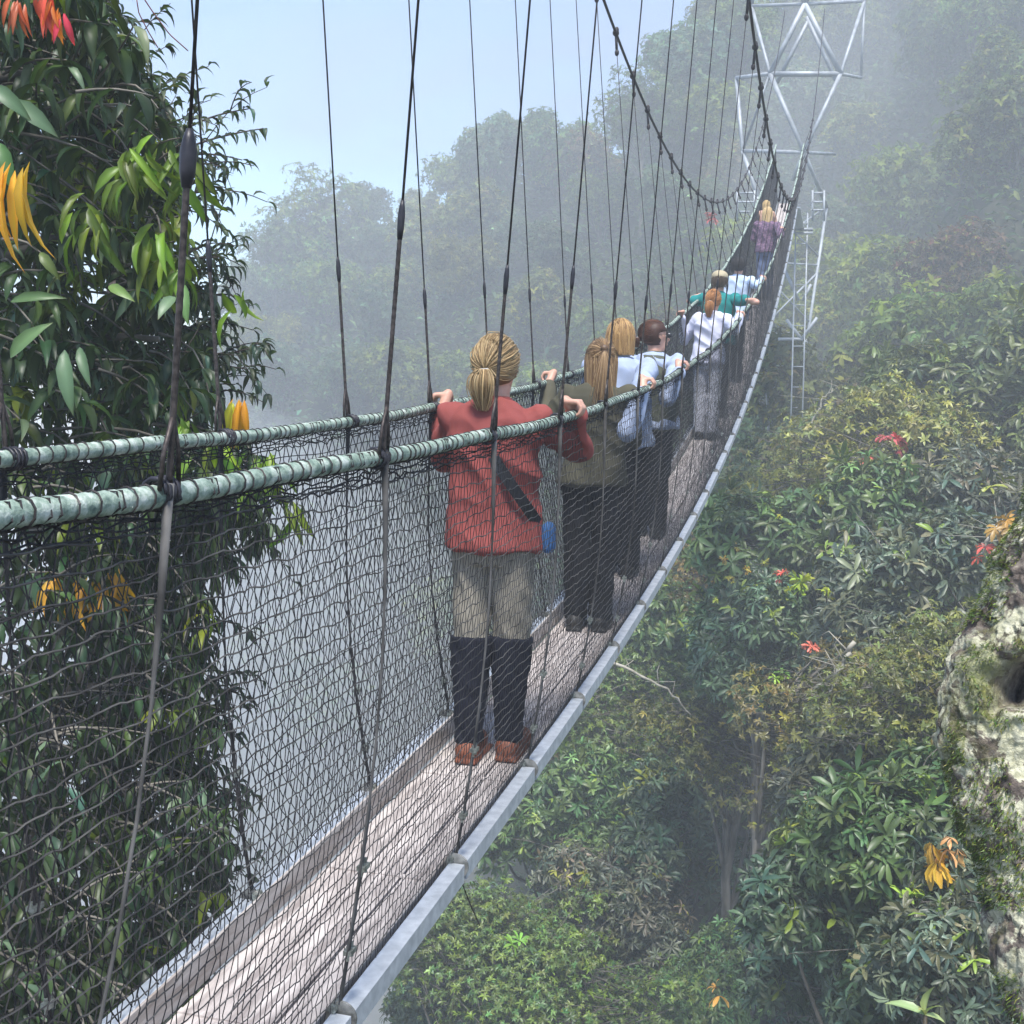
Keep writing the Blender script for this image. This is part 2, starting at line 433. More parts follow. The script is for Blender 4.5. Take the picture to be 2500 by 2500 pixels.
# ladder of rungs down the mast beneath the bridge
for x in (1944, 1972): bar('ladder_rail', [tat(x, 520, 35.8), tat(x-16, 1150, 34.2)], .022, 6)
for k in range(12):
    yy = 545+k*50; bar('rung', [tat(1944-k*1.3, yy, 35.7), tat(1972-k*1.3, yy, 35.7)], .016, 6)
for a, b in (((1915, 657), (1950, 734)), ((1960, 734), (1980, 694)), ((1920, 780), (1957, 828)), ((1995, 775), (1957, 828)), ((1900, 828), (1960, 828)), ((1940, 560), (1985, 560)), ((1942, 569), (1985, 569))):
    bar('brace', [tat(*a, 35.4), tat(*b, 35.4)], .045)
for (x0, x1, yy) in ((1806, 1842, 471), (1799, 1843, 493), (1805, 1830, 517), (1988, 2010, 471), (1980, 2012, 513), (1980, 2008, 493)):
    bar('platform_rail', [tat(x0, yy, 34), tat(x1, yy, 34)], .03, 6)
for x in (1800, 1842, 1984, 2012): bar('platform_rail', [tat(x, 465, 34), tat(x, 540, 34)], .03, 6)
mb = MB(); c = np.array([XC, 33.6, float(bz(31.2))-.15])+toff; box(mb, c+[-.32, -2.3, -.04], c+[.32, 2.2, 0]); mb.build('platform', M['galv'], tower)
# ================================================================ TERRAIN
def ss(a, b, x): t = np.clip((x-a)/(b-a), 0, 1); return t*t*(3-2*t)
RX = [-90, -58, -50, -43, -38, -34, -29, -26, -21, -18.5, -16.5, -14.5, -12, -8.5, -5, 0, 8, 16, 40]
RH = [-22, -16, -4, 3.5, 7, 9.5, 9, 12.5, 13.3, 13.6, 12.6, 14, 18, 20.5, 22, 24, 27, 29, 30]
def hfun(X, Y):
    X = np.asarray(X, float); Y = np.asarray(Y, float)
    xs = X*80/np.maximum(Y, 40)
    ridge = np.interp(xs, RX, RH)
    v = ss(27, 92, Y)*.35+np.clip((Y-27)/(80-27), 0, 1.1)*.65
    base = -17+3.5*ss(-2, 12, X)+3*ss(14, 0, Y)*ss(-6, 2, X)-6*ss(-4, -25, X)
    h = base+(ridge-base)*np.clip(v, 0, 1.04)
    h = h+.8*np.sin(X*.23+1)*np.cos(Y*.19)+.5*np.sin(X*.6+Y*.4)
    h = h+5.5*ss(1, 8, X)*ss(40, 22, Y)*ss(6, 16, Y)
    h = h+9.5*ss(.5, 7, X*60/np.maximum(Y, 30))*ss(29, 45, Y)*ss(78, 52, Y)
    h = h-38*ss(-.20, -.40, X/np.maximum(Y, 4))*ss(2, 10, Y)*ss(66, 48, Y)
    return h-1.5*ss(82, 100, Y)*4
gx = np.linspace(-95, 50, 150); gy = np.linspace(-14, 104, 120)
GX, GY = np.meshgrid(gx, gy); GZ = hfun(GX, GY)
mb = MB(); n = len(gx); i = np.arange(len(gy)-1)[:, None]*n; j = np.arange(n-1)[None]
mb.add(np.stack([GX, GY, GZ], -1).reshape(-1, 3), np.stack([i+j, i+j+1, i+j+1+n, i+j+n], -1).reshape(-1, 4))
g = mb.build('forest_ground', M['ground'], None, True); tag(g, 'dark leafy forest floor of the steep valley', 'ground', kind='structure')
hz = lambda x, y: float(hfun(x, y))

# ---------------------------------------------------------------- leaves
def leaf_tpl(kind):
    if kind == 'near':    # folded, arching, pointed
        xs = [0, .12, .35, .62, .85, 1]; w = [.04, .55, 1, .9, .45, 0]
        zs = [0, .03, .05, .0, -.10, -.22]
    elif kind == 'mid':
        xs = [0, .35, .75, 1]; w = [.12, .75, 1, .35]; zs = [0, .05, -.02, -.16]
    else:
        xs = [0, .5, 1]; w = [.5, 1, .3]; zs = [0, .1, -.05]
    v = []; f4 = []
    for x, ww, z in zip(xs, w, zs):
        v += [(x, -ww*.5, z+.12*ww*.5), (x, 0, z), (x, ww*.5, z+.12*ww*.5)]
    for k in range(len(xs)-1):
        a = 3*k
        f4 += [(a, a+3, a+4, a+1), (a+1, a+4, a+5, a+2)]
    return np.array(v), np.array(f4)
TPL = {k: leaf_tpl(k) for k in ('near', 'mid', 'far')}
def put_leaves(mb, P, D, Ln, Wd, kind, col, roll=None, up=None, curl=1.0):
    """P base points, D directions (unit), Ln lengths, Wd widths"""
    V, Fc = TPL[kind]; N_ = len(P)
    D = D/np.linalg.norm(D, axis=1, keepdims=True)
    if up is None: up = np.array([0, 0, 1.])+rng.normal(0, .25, (N_, 3))
    Sd = np.cross(up, D); Sd /= np.linalg.norm(Sd, axis=1, keepdims=True)+1e-9
    Nn = np.cross(D, Sd)
    if roll is not None:
        c, s = np.cos(roll)[:, None], np.sin(roll)[:, None]
        Sd, Nn = Sd*c+Nn*s, Nn*c-Sd*s
    Ln = np.broadcast_to(Ln, (N_,)); Wd = np.broadcast_to(Wd, (N_,))
    W = P[:, None]+V[None, :, 0:1]*Ln[:, None, None]*D[:, None]+V[None, :, 1:2]*Wd[:, None, None]*Sd[:, None] \
        + V[None, :, 2:3]*curl*Ln[:, None, None]*Nn[:, None]
    T = len(V)
    Fs = Fc[None]+(np.arange(N_)*T)[:, None, None]
    cv = np.repeat(col, T, axis=0)
    if kind == 'near':
        cv = cv.reshape(N_, T, 3); cv[:, 1::3] = cv[:, 1::3]*1.45+.004; cv[:, -3:] *= np.array([1.1, .85, .8]); cv = cv.reshape(-1, 3)
    mb.add(W.reshape(-1, 3), Fs.reshape(-1, 4), np.clip(cv, 0, .9))
def cols(base, n, dv=.35, dh=.15):
    b = np.array(base)[None]*np.ones((n, 1))
    v = np.exp(rng.normal(0, dv, (n, 1))); h = rng.normal(0, dh, (n, 1))
    return np.clip(b*v*np.concatenate([1+h, np.ones_like(h), 1-h*.6], 1), .004, .85)
def unit(n, up=0):
    v = rng.normal(0, 1, (n, 3)); v /= np.linalg.norm(v, axis=1, keepdims=True)
    if up: v[:, 2] = np.where(v[:, 2] < -up, -v[:, 2], v[:, 2])
    return v
def lobes(n, rad, flat=.75, spread=1.0):
    c = unit(n)*rad*spread*rng.uniform(.25, .78, (n, 1)); c[:, 2] *= flat
    r = rad*rng.uniform(.26, .46, n)
    return c, r
def limbs(mb, c, trunk_h, tr, zlow, rad):
    pts = np.array([(0.12*math.sin(k*1.3)*tr*6, .1*math.cos(k*1.7)*tr*6, zlow+(trunk_h-zlow)*k/8) for k in range(9)])
    tube(mb, pts, np.linspace(tr, tr*.5, 9), 8)
    for q in c:
        s = pts[rnd.choice([5, 6, 7, 8])]; mid = (s+q)/2+rng.normal(0, rad*.06, 3)+[0, 0, -rad*.05]
        tube(mb, [s, s*.6+mid*.4+[0, 0, .05], mid, mid*.4+q*.6+rng.normal(0, .05, 3), q], np.linspace(tr*.4, tr*.08, 5), 5)
def rosettes(mb, C, A, k, Ln, Wd, kind, base, dv=.3, tilt=.25, droop=.0, newcol=None, pnew=0):
    """k leaves round each rosette centre C with axis A"""
    m = len(C)
    A = A/np.linalg.norm(A, axis=1, keepdims=True)
    ref = np.cross(A, np.array([.3, .9, .1])); ref /= np.linalg.norm(ref, axis=1, keepdims=True)+1e-9
    B = np.cross(A, ref)
    ph = rng.uniform(0, 6.28, (m, 1))+np.arange(k)[None]*2*np.pi/k+rng.normal(0, .18, (m, k))
    tl = rng.normal(tilt, .22, (m, k))+rng.normal(0, .38, (m, 1))
    D = (np.cos(ph)[..., None]*ref[:, None]+np.sin(ph)[..., None]*B[:, None])*np.cos(tl)[..., None]+A[:, None]*np.sin(tl)[..., None]
    D[..., 2] -= droop
    P = np.repeat(C, k, 0)+rng.normal(0, Ln*.05, (m*k, 3))
    cc = np.repeat(cols(base, m, dv, .14), k, 0)*np.exp(rng.normal(0, .16, (m*k, 1)))
    if newcol is not None:
        sel = np.repeat(rng.random(m) < pnew, k); nc = np.array(newcol)
        cc[sel] = nc[rng.integers(0, len(nc), sel.sum())]*np.exp(rng.normal(0, .15, (sel.sum(), 1)))
    sz = np.repeat(rng.uniform(.5, 1.25, m), k)*rng.uniform(.75, 1.15, m*k)
    put_leaves(mb, P, D.reshape(-1, 3), Ln*sz, Wd*sz, kind, np.clip(cc, 0, .9), up=np.repeat(A, k, 0)+rng.normal(0, .2, (m*k, 3)))
def crown_pts(c, r, M_, zmin=-.55):
    w = r**2; idx = rng.choice(len(r), M_, p=w/w.sum())
    d = unit(M_); d[:, 2] = np.where(d[:, 2] < zmin, -d[:, 2], d[:, 2])
    rr = r[idx]*rng.uniform(.55, 1.08, M_)*(1+.16*np.sin(d[:, 0]*7+idx)*np.cos(d[:, 2]*6+idx))
    P = c[idx]+d*rr[:, None]; 
    A = d*.75+np.array([0, 0, .45])+rng.normal(0, .38, (M_, 3))
    return P, A
def make_tree(name, rad, kind, M_, k, Ln, Wd, base, nl=11, flat=.75, tilt=.25, newcol=None, pnew=0, mat='leaf_far', dv=.3, tr=.16, low=-6, droop=.22, extra=None, sticks=0):
    c, r = lobes(nl, rad, flat)
    cr = MB(); P, A = crown_pts(c, r, M_)
    rosettes(cr, P, A, k, Ln, Wd, kind, base, dv, tilt, droop, newcol, pnew)
    if extra: extra(cr, c, r)
    crown = cr.mesh(name+' crown', True); crown.materials.append(M[mat])
    tk = MB(); limbs(tk, c, -rad*.25, tr, low, rad)
    if sticks:
        P, A = crown_pts(c, r*1.05, sticks); idx = rng.integers(0, len(c), sticks)
        q = np.array([c[i] for i in idx]); st = np.stack([P*.3+q*.7, P*.65+q*.35+rng.normal(0, .06, P.shape), P], 1)
        strands(tk, st, [.016, .01, .005], 3)
    trunk = tk.mesh(name+' trunk', True); trunk.materials.append(M['bark'])
    return crown, trunk
GR1 = (.085, .13, .038); GR2 = (.12, .155, .036); GR3 = (.07, .115, .055); OL = (.14, .13, .036); YG = (.20, .25, .03)
def flowers(colr, nclump, size, kind='mid', k=9):
    def f(mb, c, r):
        P, A = crown_pts(c, r*1.08, nclump, -.1)
        rosettes(mb, P, A*[1, 1, .4], k, size, size*.3, kind, colr, .15, .3, .5)
    return f
RED = (.62, .09, .06); ORG = (.60, .22, .03); YEL = (.62, .47, .04)
V = {}
V['rosA'] = make_tree('rosette tree', 2.6, 'mid', 1900, 8, .29, .078, GR1, 13, mat='leaf_mid', newcol=[YG, (.2, .26, .03), (.11, .13, .07)], pnew=.07, low=-10, sticks=260)
V['rosB'] = make_tree('rosette tree', 2.3, 'mid', 1700, 9, .27, .07, GR3, 12, mat='leaf_mid', newcol=[(.16, .2, .1), YG], pnew=.06, low=-10, flat=.9, sticks=260)
V['rosC'] = make_tree('rosette tree', 2.0, 'mid', 1500, 8, .25, .062, (.085, .10, .06), 12, mat='leaf_mid', low=-10, flat=1.05, newcol=[(.2, .17, .1), YG], pnew=.05, sticks=300)
V['fineA'] = make_tree('fine leaved tree', 2.8, 'far', 3800, 6, .12, .045, GR2, 14, mat='leaf_mid', flat=.6, newcol=[YG], pnew=.1, low=-10, sticks=400)
V['oliv'] = make_tree('olive leaved tree', 2.4, 'far', 3400, 6, .11, .04, OL, 13, mat='leaf_mid', flat=.6, newcol=[(.25, .24, .03)], pnew=.06, low=-10, sticks=500)
V['farA'] = make_tree('forest tree', 3.1, 'far', 2600, 5, .27, .12, GR1, 16, newcol=[YG, OL], pnew=.15, low=-9)
V['farB'] = make_tree('forest tree', 3.4, 'far', 2600, 5, .27, .12, GR2, 18, flat=.6, newcol=[YG], pnew=.12, low=-9)
V['farC'] = make_tree('forest tree', 2.6, 'far', 2200, 5, .25, .11, GR3, 13, flat=1.1, newcol=[(.12, .12, .06)], pnew=.1, low=-9)
V['farD'] = make_tree('forest tree', 2.9, 'far', 2300, 5, .25, .11, (.10, .085, .035), 15, flat=.8, newcol=[(.18, .10, .04), YG], pnew=.2, low=-9)
V['airy'] = make_tree('airy forest tree', 3.2, 'far', 1100, 5, .26, .1, GR1, 20, flat=.85, low=-9, tr=.12, sticks=500)
used = set()
def tree(name, v, c, label, cat='tree', group=None, s=1.0, rot=None, sz=1.0):
    x, y, z = c; gz = min(hz(x, y), z-1.5)
    o = empty(name, (x, y, gz), rnd.uniform(0, 6.28) if rot is None else rot)
    tag(o, label, cat, group)
    cr = bpy.data.objects.new('crown', V[v][0]); link(cr, o); cr.location = (0, 0, z-gz); cr.scale = (s, s, s*sz)
    tk = bpy.data.objects.new('trunk', V[v][1]); link(tk, o); tk.location = (0, 0, z-gz); tk.scale = (s, s, s*1.0)
    return o
# --- forest on the far hillsides
placed = []
def far_ok(x, y, d):
    return all((x-a)**2+(y-b)**2 > d*d for a, b in placed)
def in_view(x, y, z, m=.06):
    p = Vector((x, y, z)); w = p.dot(FWD)
    if w < 1: return False
    u = p.dot(RT)/w*F/1250; vv = p.dot(UP)/w*F/1250
    return -1-m < u < 1+m and -1.1-m < vv < 1.0+m
zones = {'ridge': ('misty broadleaf tree of the skyline ridge beyond the bridge', 'trees along the skyline ridge', 'ridge_tree'),
         'slope': ('hazy green tree on the hillside left of the lattice tower', 'trees on the hillside left of the tower', 'forest_tree'),
         'right': ('fog veiled tree on the steep slope right of the lattice tower', 'trees on the foggy slope right of the tower', 'forest_tree'),
         'low': ('dim tree low in the valley beneath the footbridge', 'trees low in the valley', 'forest_tree')}
cnt = 0
for t in range(16000):
    y = rng.uniform(31, 92); x = rng.uniform(-62, 22)*y/80*1.0
    if y > 84 and x < -60: continue
    z0 = hz(x, y)
    if z0 < -21: continue
    if not far_ok(x, y, 3.0+.010*y): continue
    if abs(x+1.4) < 3.2 and y < 43: continue
    v = rnd.choices(['farA', 'farB', 'farC', 'farD', 'airy'], [4, 4, 3, 2 if -22 < x*80/y < 2 else .5, .7 if y > 70 else 0])[0]
    s = rnd.uniform(.62, 1.05); zc = z0+rnd.uniform(2.2, 3.8)*s
    if y > 79: s *= .9
    if not in_view(x, y, zc): continue
    placed.append((x, y)); cnt += 1
    xs = x*80/y
    zn = 'ridge' if y > 74 else 'low' if y < 38 else 'right' if xs > -1 else 'slope'
    lb, gp, nm = zones[zn]
    tree(nm, v, (x, y, zc), lb, 'tree', gp, s)
    if cnt > 288: break
print('far trees', cnt)
# skyline trees that stand out
for px, py, Yd, v, s, lb in ((615, 425, 78, 'airy', 1.35, 'big airy crowned tree standing at the low left end of the ridge'),
                             (520, 480, 76, 'airy', 1.0, 'loose leafed tree lowest on the left end of the ridge'),
                             (925, 290, 77, 'farC', 1.2, 'dome crowned tree making the first hump of the skyline'),
                             (1060, 285, 78, 'farA', 1.1, 'broad dark crown making the second hump of the skyline'),
                             (1215, 215, 70, 'airy', .95, 'small open crowned tree jutting out below the dark shoulder of the hill'),
                             (1300, 130, 74, 'farC', 1.35, 'tall dark tree at the steep shoulder of the hill'),
                             (1390, 90, 78, 'farA', 1.2, 'dark tree topping the hill just left of the tower')):
    p = at(px, py, Yd); tree('skyline_tree', v, tuple(p), lb, s=s)
# understory carpet on the slopes: one mass of shrubs and ground leaves
mb = MB(); n_ = 90000
y = 12+82*rng.random(n_)**.8; x = rng.uniform(-62, 24, n_)*np.maximum(y, 30)/80
z = hfun(x, y)+rng.uniform(-.1, 1.3, n_)**1*(.5+.5*np.sin(x*1.1)*np.cos(y*.9))+.1
D = unit(n_, .0); D[:, 2] = np.abs(D[:, 2])*.5
cc = cols((.05, .08, .03), n_, .45, .2)
sz = np.clip(y/80, .25, 1)*.75
put_leaves(mb, np.stack([x, y, z], 1), D, sz*rng.uniform(.6, 1.1, n_), sz*.42, 'far', cc)
o = mb.build('undergrowth', M['leaf_far'], None); tag(o, 'leafy undergrowth carpeting the valley floor and slopes', 'undergrowth', kind='stuff')

# --- near slope trees, right of and below the bridge
fl = {'red': flowers(RED, 3, .3), 'yel': flowers(YEL, 4, .2)}
near = [
 # px, py, Y, variant, scale, label
 (1700, 900, 27, 'fineA', 1.25, 'broad fine leaved tree catching the light right of the net'),
 (1880, 800, 31, 'rosA', 1.3, 'pale misty tree standing highest at the right beside the slope'),
 (1850, 1010, 24, 'rosC', 1.05, 'grey green tree just above the lichen covered trunk'),
 (1560, 1080, 23, 'rosA', 1.0, 'flowering tree with yellow green sprays beside the net'),
 (1390, 1090, 26, 'oliv', .75, 'small tree with yellow blossom nearest the bridge edge'),
 (1440, 1250, 21, 'rosB', .85, 'blue green tree under the yellow blossomed crown'),
 (1690, 1180, 20, 'rosC', 1.05, 'dull grey leaved tree in the middle of the slope'),
 (1620, 1330, 18, 'oliv', .8, 'dark olive tree above the bare pale trunk'),
 (1390, 1400, 22, 'oliv', .9, 'spreading olive leaved tree over the dark hollow'),
 (1800, 1330, 15.5, 'fineA', .75, 'lush tree half hidden behind the mossy trunk'),
 (1640, 1500, 16, 'rosC', .85, 'silvery leaved tree right of the bare pale trunk'),
 (1590, 1680, 15, 'rosB', .75, 'round tree with long whorled leaves above the dark gully'),
 (1770, 1600, 13, 'rosA', .7, 'tree with hanging yellow young leaves beside the mossy trunk'),
 (1700, 1760, 12.5, 'rosB', .7, 'bright whorl leaved tree low on the right'),
 (1860, 1850, 11, 'rosC', .62, 'shaded tree in the bottom corner under the mossy trunk'),
 (1640, 1900, 14.5, 'rosB', .62, 'lowest whorl leaved tree beneath the bright one'),
 (1260, 1580, 24, 'rosB', .95, 'dim blue green tree in the middle of the valley'),
 (1330, 1890, 21, 'rosA', .6, 'bushy tree with a yellow spray rising from the gully'),
 (1120, 1350, 27, 'fineA', .95, 'misty tree just beyond the channel edge'),
 (1040, 1560, 25, 'rosA', .9, 'misty whorl leaved tree below the joint disc'),
 (1170, 1720, 22, 'rosC', .8, 'grey leaved tree between the gully and the bridge edge'),
 (940, 1800, 20, 'fineA', .85, 'yellow green bushy tree at the bottom under the bridge'),
 (830, 1900, 21, 'rosB', .8, 'small tree at the bottom beside the channel'),
 (1080, 1900, 19, 'fineA', .8, 'bright bushy tree at the bottom centre of the valley'),
 (1250, 1230, 30, 'rosA', 1.1, 'misty tree behind the row of joint discs'),
 (1450, 930, 34, 'farC', .9, 'dark misty tree close beyond the curve of the bridge'),
 (1560, 760, 38, 'farA', 1.0, 'fog softened tree under the tower foot'),
 (1530, 1000, 31, 'farB', .8, 'shadowy misty tree left of the broad light crown'),
 (1760, 700, 39, 'farB', 1.1, 'yellowish misty tree high on the right slope'),
 (1900, 620, 42, 'farA', 1.2, 'hazy tree at the right above the red blossoms'),
]
for px, py, Yd, v, s, lb in near:
    nm = {'r': 'whorl_leaved_tree', 'f': 'broadleaf_tree', 'o': 'olive_leaved_tree'}[v[0]]
    tree(nm, v, tuple(at(px, py, Yd)), lb, s=s)
# bare trunks standing in the dark gully
for px, py, Yd, h_, r_, lb in ((1395, 1620, 25, 12, .22, 'dark bare trunk standing in the shade of the gully'), (1548, 1640, 17, 7, .12, 'slim pale trunk rising under the dark whorl leaved tree'), (1440, 1600, 28, 12, .16, 'second dark trunk farther back in the gully')):
    p = at(px, py, Yd); gz = hz(p.x, p.y)
    mb = MB(); tube(mb, [(.05*math.sin(k), .05*math.cos(k*2), k*(p.z+h_*.35-gz)/6) for k in range(7)], np.linspace(r_*1.3, r_*.8, 7), 9)
    o = mb.build('bare_stemmed_tree', M['bark'], None, True); o.location = (p.x, p.y, gz); tag(o, lb, 'tree trunk')
# flowering sprays, each one countable
def spray(px, py, Yd, colr, size, n, lb, hang=.5, cat='flower spray', name='flower_spray', k=8, kind='mid', wr=.3):
    c = np.array(at(px, py, Yd)); mb = MB()
    P = rng.normal(0, size*.38, (n, 3)); A = np.array([0, 0, 1.])+rng.normal(0, .5, (n, 3))
    rosettes(mb, P, A, k, size, size*wr, kind, colr, .14, .2, hang)
    strands(mb, np.array([[P[i]*0+[0, .1, -size*1.5], P[i]*.5+[0, 0, -size*.4], P[i]] for i in range(n)]), .006, 3, (.08, .06, .03))
    o = mb.build(name, M['leaf_mid'], None, True); o.location = c; tag(o, lb, cat); return o
spray(1476, 1085, 19.5, RED, .13, 5, 'bright red blossom left of the yellow green spray')
spray(1526, 1222, 18, (.6, .12, .09), .12, 4, 'small red blossom below the brightest one')
spray(1692, 838, 24, (.55, .12, .09), .24, 5, 'wide hazy red blossom on the highest near crown')
spray(1633, 872, 24, (.5, .12, .09), .13, 3, 'tiny hazy red blossom left of the wide one')
spray(1727, 1268, 16, (.42, .15, .05), .12, 3, 'rusty orange leaf tuft right of the blossoms')
spray(1900, 980, 18, (.5, .22, .06), .17, 5, 'orange young leaves above the lichen trunk')
spray(1855, 1035, 18, (.5, .2, .06), .15, 3, 'fading orange tuft left of the trunk')
spray(1775, 1630, 11, YEL, .24, 5, 'big cluster of hanging golden young leaves', 1.3, 'leaf cluster', 'young_leaves', 7)
spray(1795, 1605, 11, (.6, .3, .12), .16, 3, 'salmon tinted young leaves over the golden cluster', 1.1, 'leaf cluster', 'young_leaves')
spray(1722, 1575, 12, (.42, .3, .05), .16, 2, 'narrow yellow drooping leaves left of the golden cluster', 1.3, 'leaf cluster', 'young_leaves', 5)
spray(1668, 1602, 12.5, (.45, .36, .03), .13, 3, 'lone lemon yellow leaves by the pale trunk', 1.2, 'leaf cluster', 'young_leaves', 4)
spray(1700, 1560, 13, (.3, .09, .06), .11, 3, 'dull red leaf tuft over the lemon leaves')
spray(1355, 1865, 17, (.6, .4, .06), .2, 2, 'yellow orange leaves on the lowest bushy tree', .8, 'leaf cluster', 'young_leaves', 5)
spray(1505, 1105, 18.5, (.3, .42, .03), .17, 9, 'yellow green leaf spray right of the red blossom', .1, 'leaf cluster', 'young_leaves')
spray(1560, 1118, 18.5, (.32, .42, .03), .12, 4, 'small lime leaf spray right of the large one', .1, 'leaf cluster', 'young_leaves')
spray(1470, 1275, 17.5, (.2, .3, .03), .15, 5, 'lime leaf spray on the blue green tree', .1, 'leaf cluster', 'young_leaves')
spray(1735, 1690, 11, (.28, .36, .05), .16, 5, 'bright lime leaf whorls under the golden cluster', .0, 'leaf cluster', 'young_leaves')
spray(1000, 1550, 19, (.22, .35, .08), .2, 3, 'pale lime leaves in the mist below the channel', .0, 'leaf cluster', 'young_leaves')
spray(970, 1785, 17, (.25, .4, .05), .18, 2, 'single lime whorl over the bottom bushes', .0, 'leaf cluster', 'young_leaves')
spray(1545, 940, 22, (.45, .4, .05), .16, 3, 'hanging yellow leaves at the left rim of the broad crown', 1.0, 'leaf cluster', 'young_leaves')
spray(1343, 412, 40, (.38, .13, .08), .22, 5, 'hazy red tuft left of the far walkers')
spray(1910, 1985, 30, (.3, .1, .06), .2, 2, 'dim red tuft at the lower right')
for k, (px, py) in enumerate(((1390, 1030), (1365, 1055), (1380, 1090), (1408, 1075), (1470, 975), (1415, 1110), (1440, 1060), (1350, 1130))):
    spray(px, py, 21, (.5, .45, .05), .07, 5, 'small yellow blossom on the tree nearest the bridge edge').__setitem__('group', 'yellow blossoms of the tree by the bridge')
c0 = np.array(at(1745, 1915, None, 7)); mb = MB()
put_leaves(mb, np.zeros((6, 3)), np.array([[-1, .1, .25], [.1, .1, 1.], [.5, -.2, .7], [-.5, .3, .1], [.9, .2, -.2], [-.2, -.4, .5]]), np.array([.2, .17, .12, .13, .12, .1]), np.array([.055, .06, .04, .04, .04, .035]), 'near', cols((.22, .3, .12), 6, .12, .08))
tube(mb, [(0, 0, 0), (.03, .05, -.5), (.1, .1, -2.5)], .012, 6, c=(.07, .06, .03))
o = mb.build('broad_leaved_sapling', M['leaf_mid'], None, True); o.location = c0; tag(o, 'pale green broad leaves of a sapling at the bottom edge', 'sapling')
# pale leafless branches showing through the crowns
for pts, Yd, lb in ((((1775, 1225), (1700, 1255), (1650, 1290), (1610, 1300)), 16.5, 'pale bare branch curving across the whorl leaved trees'),
                    (((1612, 1210), (1590, 1250), (1575, 1290), (1565, 1320)), 16.5, 'short pale twisted branch under the red blossom'),
                    (((1100, 1240), (1180, 1255), (1260, 1300), (1300, 1350)), 20, 'thin bare branch beyond the channel joints'),
                    (((1520, 830), (1535, 790), (1555, 750), (1570, 735)), 30, 'bleached leaning branch in the mist'),
                    (((1880, 990), (1862, 1020), (1850, 1045)), 19, 'bare twig beside the lichen trunk')):
    P = np.array([at(a, b, Yd) for a, b in pts]); c0 = P[0].copy(); mb = MB()
    t = np.linspace(0, len(P)-1, 16); Q = np.stack([np.interp(t, range(len(P)), P[:, a]) for a in range(3)], 1)-c0+rng.normal(0, .02, (16, 3))
    tube(mb, Q, np.linspace(.035, .012, 16), 6)
    for q in range(3, 15, 2): tube(mb, [Q[q], Q[q]+[rng.normal(0, .2), .1, rng.uniform(.05, .3)], Q[q]+[rng.normal(0, .4), .1, rng.uniform(.1, .55)]], [.012, .008, .004], 4)
    o = mb.build('bare_branch', noise_mat('bleached branch', (.22, .2, .15), (.4, .37, .3), 8, .8) if 'bb' not in M else M['bb'], None, True); o.location = c0; tag(o, lb, 'branch')
    M['bb'] = o.data.materials[0]

# ================================================================ LICHEN TRUNK, right edge
def lichen_mat():
    m, N, L, b = new_mat('lichen and moss covered bark')
    tc = N.new('ShaderNodeTexCoord')
    def nz(sc, det=8, dist=0, rough=.6):
        t = N.new('ShaderNodeTexNoise'); t.inputs['Scale'].default_value = sc; t.inputs['Detail'].default_value = det; t.inputs['Distortion'].default_value = dist; t.inputs['Roughness'].default_value = rough
        L.new(tc.outputs['Object'], t.inputs['Vector']); return t
    def ramp(src, st):
        r = N.new('ShaderNodeValToRGB'); e = r.color_ramp.elements
        while len(e) < len(st): e.new(.5)
        for x, (p, c) in zip(e, st): x.position = p; x.color = (*c, 1)
        L.new(src.outputs['Fac'], r.inputs[0]); return r
    def mix(f, a, c):
        x = N.new('ShaderNodeMixRGB'); L.new(f, x.inputs[0]); L.new(a, x.inputs[1]); L.new(c, x.inputs[2]); return x.outputs[0]
    bark = ramp(nz(22, 10), [(.35, (.03, .022, .018)), (.5, (.14, .11, .09)), (.68, (.3, .26, .21))])
    lich = ramp(nz(45, 10), [(.3, (.30, .29, .18)), (.55, (.58, .56, .40)), (.8, (.76, .72, .56))])
    moss = ramp(nz(60, 8), [(.35, (.035, .05, .008)), (.6, (.15, .17, .02)), (.8, (.32, .3, .05))])
    fl = ramp(nz(11, 12, .6, .72), [(.475, (0, 0, 0)), (.52, (1, 1, 1))])
    fm = ramp(nz(4.2, 10, .4, .7), [(.52, (0, 0, 0)), (.62, (1, 1, 1))])
    at_ = N.new('ShaderNodeAttribute'); at_.attribute_name = 'tint'
    sp = N.new('ShaderNodeSeparateColor'); L.new(at_.outputs['Color'], sp.inputs[0])
    fg = N.new('ShaderNodeMath'); fg.operation = 'MULTIPLY'; L.new(fl.outputs[0], fg.inputs[0]); L.new(sp.outputs[1], fg.inputs[1])
    a = mix(fg.outputs[0], bark.outputs[0], lich.outputs[0])
    mu = N.new('ShaderNodeMath'); mu.operation = 'MULTIPLY_ADD'; mu.use_clamp = True
    sb = N.new('ShaderNodeMath'); sb.operation = 'ADD'; sb.inputs[1].default_value = -.0
    L.new(fm.outputs[0], mu.inputs[0]); L.new(sp.outputs[0], mu.inputs[1])
    mu.inputs[2].default_value = 0
    c = mix(mu.outputs[0], a, moss.outputs[0])
    L.new(c, b.inputs['Base Color']); b.inputs['Roughness'].default_value = .9
    t2 = nz(70, 10, .3); bp = N.new('ShaderNodeBump'); bp.inputs['Strength'].default_value = .9; bp.inputs['Distance'].default_value = .012
    L.new(t2.outputs['Fac'], bp.inputs['Height']); L.new(bp.outputs[0], b.inputs['Normal'])
    return m
M['lichen'] = lichen_mat()
TD = 3.6
def tw(px, py, dd=0): return np.array(at(px, py, None, TD))+np.array([0, dd, 0])
edge = [(700, 2005), (850, 1975), (950, 1940), (1000, 1917), (1100, 1882), (1200, 1845), (1300, 1785), (1350, 1777), (1400, 1783), (1450, 1790), (1500, 1806), (1600, 1850), (1700, 1874), (1800, 1884), (1850, 1902), (1890, 1930), (1960, 1985), (2050, 2050), (2200, 2150)]
